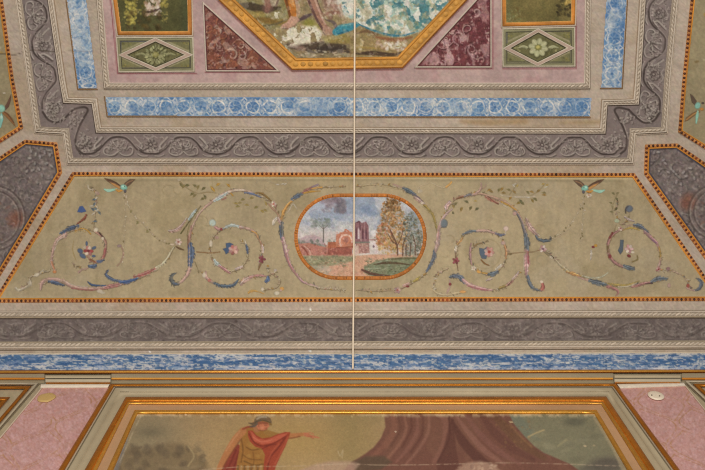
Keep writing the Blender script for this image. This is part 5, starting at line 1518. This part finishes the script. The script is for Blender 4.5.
# cornice: gilt lip, grey-green fascia
o = put('trim_6', join(wband(hpath(369.2, dl=.8, dr=-.6), hpath(370.4, dl=.8, dr=-.6), [(0, .0), (.1, .014), (1, .018)], GI),
                       wband(hpath(370.4, dl=.8, dr=-.6), hpath(371.9, dl=.8, dr=-.6), [(0, .018), (.5, .020), (1, .016)], GIB),
                       wband(hpath(371.9, dl=.8, dr=-.6), hpath(373.2, dl=.8, dr=-.6), [(0, .016), (.6, .014), (1, .008)], GID)), GILT); o['kind'] = 'structure'
for k, (xa, xb) in enumerate([(LX, 44.5), (111.5, 613), (682, RX)]):
    o = put('trim_%d' % (7 + k), join(wband(hpath(373.2, xa, xb), hpath(377.6, xa, xb), [(0, .008), (.7, .016), (1, .016)], GG),
                                      wband(hpath(377.6, xa, xb), hpath(378.6, xa, xb), [(0, .018), (.5, .022), (1, .020)], GIB if k == 1 else GI),
                                      wband(hpath(378.6, xa, xb), hpath(379.7, xa, xb), [(0, .020), (.5, .020), (1, .012)], GI),
                                      wband(hpath(379.7, xa, xb), hpath(383.6, xa, xb), [(0, .010), (1, .006)], (150, 138, 110))), WOOD)
    o['kind'] = 'structure'
# blocks of the fascia over the wallpaper
for k, (xa, xb, y0, y1) in enumerate([(45.5, 110.5, 375.0, 382.6), (614.5, 680.5, 374.6, 382.4)]):
    o = put('trim_%d' % (10 + k), join(wband([(xa, y0), (xb, y0)], [(xa, y0 + 3.2), (xb, y0 + 3.2)], [(0, 0), (.04, .030), (.5, .034), (1, .026)], GG),
                                       wband([(xa, y0 + 3.2), (xb, y0 + 3.2)], [(xa, y0 + 4.0), (xb, y0 + 4.0)], [(0, .018), (1, .018)], GGD),
                                       wband([(xa, y0 + 4.0), (xb, y0 + 4.0)], [(xa, y1), (xb, y1)], [(0, .022), (.7, .022), (1, .010)], GGL),
                                       wband([(xa + .5, y1), (xb - .5, y1)], [(xa + .5, y1 + 1.2), (xb - .5, y1 + 1.2)], [(0, .010), (.5, .014), (1, 0)], GI)), WOOD)
    o['kind'] = 'structure'

# ---- big framed painting
fp = thing('framed_painting', 'large gilt-framed oil painting with a helmeted warrior in red and a dark curtain', 'painting', 352, 440, None, wall)
L_ = lambda pl, pr: [pl(BOT), pl(0), pr(0), pr(BOT)]


def upath(cl, bl_, cr, br_):
    """three-sided path: up the left side, across the top, down the right side, run on below the frame"""
    sl = (bl_ - cl[0]) / (470 - cl[1]); sr = (br_ - cr[0]) / (470 - cr[1])
    return [(cl[0] + sl * (BOT - cl[1]), BOT), cl, cr, (cr[0] + sr * (BOT - cr[1]), BOT)]


P1o = upath((110.6, 383.8), 58.2, (616.0, 383.4), 680.0)
P1i = upath((114.0, 386.3), 64.6, (613.2, 386.0), 673.6)
P1g = upath((115.0, 387.0), 66.6, (612.2, 386.8), 671.6)
P1h = upath((115.8, 387.8), 68.2, (611.4, 387.6), 670.0)
P2o = upath((125.8, 396.8), 84.6, (606.2, 396.4), 655.4)
P2m = upath((127.6, 401.2), 92.0, (603.2, 401.0), 648.6)
P2i = upath((129.2, 404.4), 97.0, (601.2, 404.4), 642.4)
P3o = upath((134.6, 410.0), 107.0, (596.6, 409.8), 633.0)
P3i = upath((137.4, 414.2), 113.6, (594.2, 413.9), 627.0)
put('outer_gilt_strip', join(wband(P1o, P1i, [(0, .0045), (.1, .014), (.5, .020), (.9, .014), (1, .006)], GI)), GILT, fp)
put('panel_moulding', join(wband(P1i, P1g, [(0, .006), (1, .012)], GGL), wband(P1g, P1h, [(0, .009), (1, .009)], (118, 106, 84)),
                           wband(P1h, P2o, [(0, .012), (.40, .014), (.46, .006), (.9, .006), (1, .008)], GG)), WOOD, fp)
put('gilt_frame', join(wband(P2o, P2m, [(0, .004), (.1, .018), (.3, .021), (.55, .022), (.85, .021), (1, .016)], GI, jitter=.1),
                       wband(P2m, P2i, [(0, .016), (.25, .021), (.65, .023), (1, .014)], GIB, jitter=.1)), GILT, fp)
put('slip', wband(P2i, P3o, [(0, .012), (1, .010)], (174, 136, 100)), WOOD, fp)
put('inner_gilt_edge', wband(P3o, P3i, [(0, .012), (.35, .018), (.7, .014), (1, .002)], GIB, jitter=.1), GILT, fp)

cv = Paint(70, 412, 682, BOT, .75, (160, 134, 97), [(136.4, 412.6), (595.4, 412.6), (678, 562), (72, 562)], seed=92)
X, Y = cv.X, cv.Y
cv.mottle(.07, 40, 1).mottle(.05, 8, 2, py=4)
cv.over(.75 * sstep(215, 150, X), (134, 122, 96)); cv.over(.85 * np.exp(-((X - 295) / 70.) ** 2 - ((Y - 440) / 30.) ** 2), (168, 138, 86))
cv.over(.7 * np.exp(-((X - 350) / 22.) ** 2), (144, 124, 82)); cv.over(.5 * sstep(300, 380, X) * sstep(430, 415, Y), (140, 122, 84))
cv.over(.5 * np.exp(-((X - 150) / 16.) ** 2 - ((Y - 432) / 6.) ** 2), (96, 88, 70))
cv.poly([(112, 470), (120, 452), (134, 447), (146, 450), (158, 444), (176, 443), (190, 448), (204, 460), (214, 474), (214, 562), (74, 562)], (116, 98, 72), .7, 6)
cv.dabs(60, (112, 444, 206, 474), [(96, 82, 64), (124, 108, 82), (86, 74, 60)], (2, 6), 3, .45)
cv.stroke([(160, 466), (180, 468), (200, 466)], 3, (140, 122, 92), .5, 2); cv.stroke([(188, 446), (194, 456), (188, 466)], 1.6, (168, 148, 108), .6, 1)
cv.stroke([(134, 418), (118, 452), (96, 500), (76, 556)], [3, 6, 9, 10], (140, 134, 124), .7, 3); cv.stroke([(126, 440), (112, 476)], [4, 8], (116, 116, 120), .6, 3)
# right hand background
cv.poly([(500, 412), (600, 412), (680, 562), (560, 562), (520, 440)], (122, 118, 94), .95, 5)
cv.poly([(505, 413), (520, 413), (540, 440), (522, 436)], (112, 116, 100), .7, 4)
cv.dabs(30, (520, 420, 610, 462), [(134, 128, 102), (108, 104, 84), (146, 138, 108)], (3, 9), 5, .35, asp=(.3, .6), rot=-.2)
cv.stroke([(528, 437), (536, 433), (544, 430)], 1.4, (186, 164, 116), .7, 1); cv.stroke([(558, 446), (566, 440)], 2, (160, 150, 112), .5, 1.4); cv.blob(585, 446, 1.6, 1, (186, 166, 130), .8); cv.blob(594, 445.6, 1.3, .9, (170, 150, 116), .7)
cv.blob(574, 422, 10, 4, (88, 86, 72), .6, 0, .9); cv.blob(608, 465, 18, 8, (88, 80, 72), .8, 0, .8); cv.blob(592, 470, 14, 5, (92, 86, 76), .7, 0, .8)
cv.stroke([(594, 418), (604, 432), (614, 450), (624, 470)], [2, 4, 3, 5], (166, 152, 122), .55, 2)
# curtain
CUR = [(384, 412), (385.6, 427), (381, 438), (374, 447), (365, 454), (352, 462), (340, 474), (336, 562), (640, 562), (604, 488), (584, 474), (570, 464), (556, 458), (544, 453), (534, 446), (524, 436), (514, 424), (508, 412)]
cv.poly(CUR, (112, 74, 62), .97, 1.6)
cm = sstep(.45, .6, cv.noise(16, 21, 4, py=30))
cv.poly(CUR, (124, 88, 70), .4, 2, mod=cm)
for k, (pts, w, col, a) in enumerate([
        ([(392, 414), (394, 428), (386, 444), (370, 458)], [4, 6, 6, 4], (136, 92, 74), .6), ([(404, 414), (406, 430), (398, 446), (384, 462)], [2, 3, 3, 2], (150, 106, 86), .55),
        ([(417, 416), (417, 432), (408, 448), (396, 462)], [2, 4, 4, 2], (142, 98, 84), .5), ([(429, 414), (428, 432), (418, 450), (406, 464)], [2, 3, 3, 2], (152, 110, 92), .5),
        ([(411, 416), (411, 430), (402, 447)], 2, (88, 54, 46), .5), ([(423, 416), (422, 434), (411, 452)], 2, (90, 56, 48), .5), ([(398, 416), (400, 430), (391, 446)], 2, (92, 60, 50), .5),
        ([(440, 414), (446, 424), (444, 444), (434, 462)], [4, 7, 6, 4], (134, 92, 78), .65), ([(449, 416), (449, 438), (438, 462)], 1.6, (74, 44, 40), .7),
        ([(452, 420), (462, 440), (478, 458), (490, 466)], [2, 9, 10, 6], (84, 52, 46), .65), ([(452, 420), (450, 446), (448, 466)], [3, 12, 22], (92, 58, 50), .7),
        ([(456, 416), (468, 432), (484, 450), (504, 464)], [2, 5, 6, 3], (144, 102, 88), .6), ([(466, 416), (480, 434), (500, 452), (520, 464)], [3, 6, 6, 3], (132, 90, 80), .5),
        ([(482, 416), (494, 432), (512, 448), (534, 460)], [4, 8, 8, 4], (96, 62, 54), .5), ([(496, 418), (508, 430), (522, 444), (544, 458)], [6, 9, 9, 5], (104, 78, 54), .5),
        ([(510, 424), (520, 436), (532, 447)], 1.6, (150, 112, 74), .5), ([(474, 414), (500, 420)], [6, 3], (100, 66, 50), .5)]):
    cv.stroke(pts, w, col, a, 2)
cv.dabs(40, (494, 420, 534, 450), [(138, 106, 72), (120, 86, 62)], (.6, 1.6), 8, .5)
cv.poly([(352, 462), (366, 456), (384, 456), (392, 462), (380, 470), (356, 472)], (88, 74, 58), .75, 3)
cv.poly([(300, 470), (316, 464), (332, 461), (350, 461), (360, 464), (352, 474), (310, 478)], (172, 142, 122), .7, 3)
cv.poly([(456, 470), (466, 463), (480, 461), (492, 464), (500, 470), (496, 480), (460, 480)], (172, 140, 118), .75, 3)
cv.dabs(30, (458, 462, 500, 474), [(196, 166, 140), (120, 90, 80), (150, 120, 100)], (1, 2.6), 9, .55)
cv.stroke([(338, 451), (340, 456), (343, 450), (342, 458)], .9, (186, 166, 132), .6, .8)
# dark lower scene (mostly below the photograph)
cv.over(.8 * sstep(474, 500, Y) * sstep(640, 560, X), (92, 74, 58))
cv.dabs(160, (150, 478, 620, 556), [(118, 92, 70), (76, 60, 50), (140, 112, 84), (104, 66, 54)], (3, 10), 11, .5)
# the warrior
SK, SKD, RED, REDD, REDL, OCH, OCD = (172, 114, 72), (122, 74, 46), (150, 66, 46), (104, 42, 34), (180, 94, 68), (150, 104, 52), (102, 68, 36)
cv.poly([(238, 444), (242, 447), (240, 462), (238, 560), (204, 560), (214, 490), (222, 466), (230, 452)], (132, 58, 46), .95, 1)
for q in ([(236, 450), (230, 464), (222, 480)], [(239, 452), (234, 468), (230, 484)]):
    cv.stroke(q, 1.6, REDD, .6, 1)
cv.poly([(240.5, 429), (246, 426.6), (252, 426.6), (259, 430), (268, 430.6), (276, 433), (281, 437), (274, 444), (268, 452), (266, 464), (266, 478), (235, 478), (237, 462), (239, 452), (240, 442)], OCH, .97, .9)
cv.blob(254, 444, 6, 4.6, (164, 124, 66), .7, 0, .8); cv.blob(264, 452, 4, 3.4, (158, 118, 62), .6, 0, .8)
cv.stroke([(246, 447), (252, 450), (259, 449)], 1.2, OCD, .65, .8); cv.stroke([(253, 452), (254, 460), (253, 468)], 1.0, OCD, .55, .8); cv.stroke([(243, 455), (250, 459), (262, 460)], 1.2, OCD, .5, .8); cv.stroke([(244, 461), (254, 465), (264, 464)], 1.4, (96, 68, 36), .6, .8); cv.stroke([(241, 438), (243, 450), (241, 462)], 1.4, OCD, .6, .9)
cv.blob(249, 456, 2.4, 1.8, (168, 128, 70), .6, 0, .8); cv.blob(258, 456, 2.4, 1.8, (164, 124, 66), .6, 0, .8)
for k in range(9):
    x = 238 + k * 3.3
    cv.stroke([(x, 466), (x - .6, 478), (x - 1.5, 500)], 2.2, (156, 126, 84) if k % 2 else (112, 82, 50), .85, .8)
# left arm, lowered
cv.stroke([(243, 431), (236, 439), (229, 450), (223.4, 460), (219, 470), (216, 488)], [7, 7.6, 7, 6, 5, 4], SK, .97, .9)
cv.stroke([(240, 440), (233, 451), (226, 462), (222, 472)], 1.6, SKD, .6, 1); cv.stroke([(240, 431), (233, 440), (226, 451)], 1.2, (196, 144, 104), .6, 1)
cv.stroke([(243, 429), (248, 427), (254, 426.6)], 2.0, (140, 66, 48), .8, .8)
# right arm, stretched out and pointing
cv.stroke([(266, 432), (274, 435), (282, 437)], [5, 6, 5], (150, 110, 60), .95, .9)
cv.stroke([(282, 436.4), (290, 436), (298, 435), (305, 434)], [5.6, 5.2, 4.2, 3], SK, .97, .8)
cv.stroke([(282, 438.6), (291, 438.2), (300, 436.4)], 1.4, SKD, .7, .8)
cv.poly([(303.6, 432.8), (307, 432.6), (311, 434.6), (319.6, 437.4), (319.4, 438.3), (312, 437.6), (307, 437), (304, 436)], (180, 112, 80), .97, .7)
cv.stroke([(307.6, 436), (312, 436.8)], .5, (126, 70, 50), .8, .6); cv.stroke([(308, 432.8), (311, 432.8), (313.6, 434)], .9, (180, 112, 80), .9, .7); cv.stroke([(310.6, 437.4), (313.6, 438.6)], .8, (164, 98, 70), .9, .7)
# red cloak over chest and arm
cv.poly([(248, 430.6), (252.4, 430.4), (256, 435), (262, 438.4), (270, 437.4), (278, 434), (285, 432), (290.4, 432.2), (289, 437), (285.6, 446), (281, 455), (276, 466), (272, 480), (263.6, 480), (263.8, 464), (265, 455), (262, 448.6), (255, 446.6), (250, 441.6), (248, 436)], RED, .97, .8)
cv.poly([(250, 431), (253, 433), (258, 438.6), (266, 440), (280, 434.6), (288, 433), (284, 437.6), (272, 443), (262, 444.4), (254, 441)], (186, 96, 72), .8, 1)
for q, w, cc, a in (([(249, 434), (254, 442), (262, 446), (274, 443), (286, 436)], 1.2, REDD, .65), ([(285, 438), (278, 448), (270, 458), (267, 472)], 1.8, REDD, .6), ([(288, 437), (282, 450), (275, 464)], 1.4, REDL, .5), ([(279, 444), (272, 452), (268, 462)], 1.6, REDL, .45), ([(262, 449), (268, 446), (276, 444)], 1.2, REDD, .6), ([(253, 437), (261, 441.6), (272, 440)], .9, (206, 124, 98), .6)):
    cv.stroke(q, w, cc, a, .9)
# head, helmet
cv.stroke([(255, 424), (257, 429)], [6, 7], (160, 108, 72), .95, .8)
cv.poly([(256.6, 421), (268, 421.6), (268.8, 424), (268.4, 426.6), (267, 429.2), (263, 430.4), (258.4, 429.4), (256, 426)], (184, 112, 80), .97, .7)
cv.stroke([(268.2, 424), (269.2, 426.2), (268, 427)], .8, (184, 112, 80), .95, .6)
cv.poly([(257, 421.4), (268.4, 421.6), (268.6, 424.6), (262, 424), (257, 425)], (126, 72, 50), .7, .9); cv.stroke([(264.4, 425.2), (267, 425.2)], .5, (74, 42, 34), .8, .6); cv.stroke([(265.4, 428.3), (267.4, 428.1)], .6, (128, 56, 48), .9, .6); cv.blob(262, 427.6, 1.8, 1.3, (200, 134, 102), .6); cv.blob(258.8, 426, .9, 1.2, (154, 92, 66), .9); cv.stroke([(258, 430), (263, 430.8), (267, 429.4)], .8, (116, 68, 48), .7)
cv.stroke([(250, 426.6), (254, 426), (257, 424)], [1, 2.4, 2], (92, 82, 72), .9, .8); cv.stroke([(248.8, 423), (253, 423.8), (257, 421.6)], [.8, 2.6, 2.4], (98, 80, 60), .95, .8)
cv.poly([(254, 423), (254.4, 419.4), (257, 416.4), (262, 415), (267, 415.6), (270.6, 418.4), (271.8, 422), (271.6, 425), (269.6, 425.4), (268.6, 422.6), (262, 421), (257, 422.4)], (112, 92, 68), .98, .8)
cv.stroke([(257, 419), (261, 417), (266, 417.2)], 1.6, (172, 158, 136), .75, .9); cv.stroke([(262, 420.6), (268, 421.8), (271.4, 424.8)], 1.2, (134, 98, 46), .85, .7); cv.stroke([(255, 422.6), (259, 420.6), (264, 420.4), (270, 422.4)], .8, (70, 62, 54), .8, .7); cv.stroke([(264, 415.6), (266, 419.6)], .6, (90, 82, 72), .6)
# craquelure, worn top edge, horizontal seam of the canvas
cv.over(.6 * sstep(417.6, 414.4, Y) * sstep(.38, .6, cv.noise(14, 31, 3)), (188, 172, 138))
cv.over(.45 * sstep(419, 415, Y) * sstep(.5, .6, cv.noise(4, 32, 3)), (206, 188, 150))
cv.stroke([(200, 470), (240, 467), (300, 466), (345, 464), (380, 465), (440, 464.4), (500, 462.8), (560, 464), (620, 466)], 1.0, (190, 166, 138), .5, .7, wear=.7)
cv.stroke([(120, 462), (134, 430), (141, 416.4)], 1.2, (184, 170, 140), .5, 1, wear=.6)
cv.blob(395.6, 431.6, 1.0, .8, (204, 184, 160), .8); cv.blob(511, 422, 2.2, .9, (190, 168, 128), .8, .2); cv.blob(185.6, 414.6, 1, .7, (222, 212, 190), .9)
cv.grain(.02, 4)
cv.build('canvas', CANVAS, fp, .002, wall, grit=.03)


# ---- wallpaper panels
def wallpaper(poly, label, seed, edge, strip):
    xs = [p[0] for p in poly]
    p = Paint(min(xs), 384, max(xs), BOT, .8, (186, 143, 136), poly, seed=seed)
    p.mottle(.04, 30, 1)
    W = wall(p.X, p.Y)
    u, v = W[..., 0], W[..., 2]
    # ogee trellis printed on the paper, in metres of wall
    PW, PH = .25, .42
    best = np.full(p.shape, 9.0)
    for ph in (0, 1):
        ctr = (u / PW + .25 * np.sin(2 * np.pi * (v / PH) + ph * np.pi)) - ph * .5
        best = np.minimum(best, np.abs(ctr - np.round(ctr)) * PW)
    nz = p.noise(5, 4)
    dbl = np.abs(best - .014 - .004 * np.sin(2 * np.pi * v / PH * 2))
    p.over(.7 * sstep(.0058, .0022, dbl + .002 * (nz - .5)) * sstep(.3, .5, p.noise(14, 5)), (166, 122, 84))
    p.over(.18 * sstep(.012, .006, best) * sstep(.4, .6, nz), (178, 134, 104))
    sp = p.noise(1.8, 6, 2)
    p.over(.5 * sstep(.60, .74, sp), (206, 168, 166)); p.over(.35 * sstep(.40, .28, sp), (168, 116, 102))
    p.over(.5 * sstep(396, 386, p.Y) * sstep(.3, .6, p.noise(9, 9)), (196, 148, 124))
    o = p.build('wallpaper_panel', PAPER, None, .003, wall)
    tag(o, label, 'wallpaper', 'pink wallpaper panels')
    put('paper_edge', wband(edge[0], edge[1], [(0, .0015), (.2, .008), (.8, .008), (1, .003)], (202, 180, 156)), WOOD, o)
    put('plaster_strip', wband(*strip, [(0, .0015), (.1, .012), (.8, .010), (1, .003)], (206, 192, 172)), STUCCO, o)
    return o


wallpaper([(42, 386), (110.4, 386), (3.4, BOT + 2), (-102, BOT + 2)], 'pink patterned wallpaper strip left of the large painting', 95, ([(40.4, 388.4), (-103.6, BOT)], [(42.6, 388.4), (-101.4, BOT)]), ([(41, 383.9), (109.8, 383.9)], [(40.4, 388.3), (107.6, 387.9)]))
wallpaper([(616.8, 386), (685.4, 385), (829, BOT + 2), (746.9, BOT + 2)], 'pink patterned wallpaper strip right of the large painting', 96, ([(684.6, 386), (827, BOT)], [(686.4, 386), (829, BOT)]), ([(616.8, 383.8), (683.6, 382.4)], [(620.5, 388.6), (686, 386.4)]))


# ---- round blank plates on the wallpaper
def disc(cx, cy, rx, ry, rot, h, col, surf=wall, seg=28, wob=0.0):
    a = np.linspace(0, 2 * math.pi, seg, endpoint=False)
    rr = 1 + wob * np.sin(2 * a + .6) + wob * .5 * np.sin(5 * a)
    V, Q = [], []
    prof = [(1.0, 0.003), (1.0, h * .7), (.92, h), (.5, h * 1.05), (.02, h * 1.05)]
    for r, hh in prof:
        x = rx * r * rr * np.cos(a); y = ry * r * rr * np.sin(a)
        V.append(surf(cx + x * math.cos(rot) - y * math.sin(rot), cy + x * math.sin(rot) + y * math.cos(rot), hh))
    V = np.vstack(V)
    for k in range(len(prof) - 1):
        for i in range(seg):
            Q.append((k * seg + i, k * seg + (i + 1) % seg, (k + 1) * seg + (i + 1) % seg, (k + 1) * seg + i))
    return V, np.array(Q), np.tile(np.append(lin(col), 1), (len(V), 1))


pt = put('cover_plate', disc(656, 395.6, 8.6, 4.3, .22, .012, (226, 210, 186)), WHITE)
tag(pt, 'cream oval cover plate with two dark holes on the right wallpaper', 'cover plate')
for x, y in ((651.8, 395.0), (659.6, 395.8)):  # raised dark discs stand in for the shaded holes of the plate
    put('plate_hole', disc(x, y, .8, .6, 0, .0145, (96, 80, 66)), WHITE, pt)
pt = put('cover_plate', disc(46.4, 397.6, 9.2, 4.6, -.25, .008, (194, 160, 100), wob=.06), WHITE)
tag(pt, 'mustard yellow oval cover plate on the left wallpaper', 'cover plate')


# ---- neighbouring wall panels, only their corners in view
def side_frame(gilt, inner, label, grp='neighbouring wall panel frames'):
    t = thing('panel_frame', label, 'wall panel frame', gilt[1][0], gilt[1][1] + 10, grp, wall)
    put('gilt_strip', wband(offs(gilt, -1.7), offs(gilt, 1.7), [(0, 0), (.15, .012), (.5, .018), (.85, .012), (1, .004)], GI), GILT, t)
    put('groove', wband(offs(gilt, -6.4), offs(gilt, -5.4), [(0, .004), (1, .004)], (124, 110, 88)), WOOD, t)
    put('bead_moulding', wband(offs(gilt, -5.2), offs(gilt, -2.6), [(0, .004), (.3, .016), (.7, .016), (1, .004)], GGL), WOOD, t)
    put('inner_gilt', wband(offs(inner, -2.2), offs(inner, 2.2), [(0, 0), (.2, .018), (.5, .024), (.8, .014), (1, .004)], GI), GILT, t)
    return t


side_frame([(LX, 387.4), (28.2, 387.4), (-120, BOT)], [(LX, 399.2), (5.4, 399.2), (-134, BOT)], 'grey-green wall panel with gilt edging at the far left, beside the wallpaper')
side_frame([(885, BOT), (696.4, 385.2), (RX, 385.2)], [(890, BOT), (710, 397), (RX, 397)], 'grey-green wall panel with gilt edging at the far right, beside the wallpaper')

# ================================================================= white cable
n = 120
ys = np.concatenate([np.linspace(TOP, 368, n)])
xs = np.interp(ys, [TOP, 0, 230, 370], [355.0, 354.8, 354.0, 352.9])
ctr = vault(xs, ys, .024)
ctr = np.vstack([ctr, vault(np.array([352.9]), np.array([369.7]), np.array([.014]))])
r = .0052; seg = 8
V, Q = [], []
for i, p_ in enumerate(ctr):
    tg = ctr[min(i + 1, len(ctr) - 1)] - ctr[max(i - 1, 0)]; tg /= np.linalg.norm(tg)
    sx = np.array([1., 0, 0]); sx -= tg * (sx @ tg); sx /= np.linalg.norm(sx); sy = np.cross(tg, sx)
    V += [p_ + r * (math.cos(a) * sx + math.sin(a) * sy) for a in np.linspace(0, 2 * math.pi, seg, endpoint=False)]
for i in range(len(ctr) - 1):
    for k in range(seg):
        Q.append((i * seg + k, i * seg + (k + 1) % seg, (i + 1) * seg + (k + 1) % seg, (i + 1) * seg + k))
V = np.array(V)
cab = place('cable', V, Q, np.tile(np.append(lin((222, 204, 178)), 1), (len(V), 1)), WHITE, None, None, True)
tag(cab, 'thin cream cable running straight down the ceiling and cove to the cornice', 'cable')

# ================================================================= camera and light
cam = bpy.data.cameras.new('camera'); co = bpy.data.objects.new('camera', cam); C.objects.link(co)
cam.sensor_fit = 'HORIZONTAL'; cam.sensor_width = 36.0
cam.lens = 36.0 * F / 705.0
cam.clip_start = .05
co.location = (0, 0, CAMZ)
co.rotation_euler = (math.pi / 2 + PITCH, 0, 0)
bpy.context.scene.camera = co

w = bpy.data.worlds.new('daylight'); bpy.context.scene.world = w; w.use_nodes = True
bg = w.node_tree.nodes['Background']
bg.inputs['Color'].default_value = (1.0, .985, .96, 1); bg.inputs['Strength'].default_value = .22


def area(name, loc, target, sx, sy, power, col):
    l = bpy.data.lights.new(name, 'AREA'); l.shape = 'RECTANGLE'; l.size = sx; l.size_y = sy; l.energy = power; l.color = col
    o = bpy.data.objects.new(name, l); C.objects.link(o); o.location = loc
    from mathutils import Vector
    o.rotation_euler = (Vector(target) - Vector(loc)).to_track_quat('-Z', 'Y').to_euler()
    return o


area('window_light', (0, -3.6, 1.7), (0, 1.2, 5.6), 4.0, 2.2, 270, (1.0, .965, .93))
area('lower_fill_light', (0, .2, -.4 + 1.0), (0, .9, 6.0), 1.6, 1.6, 105, (1.0, .95, .90))  # added fill from below the camera, brightens the centre; no chandelier hangs here

sc = bpy.context.scene
sc.view_settings.view_transform = 'Standard'; sc.view_settings.look = 'None'
sc.view_settings.exposure = 0.0; sc.view_settings.gamma = 1.0
sc.view_settings.use_curve_mapping = False
sc.cycles.use_denoising = False
sc.cycles.filter_width = 1.15
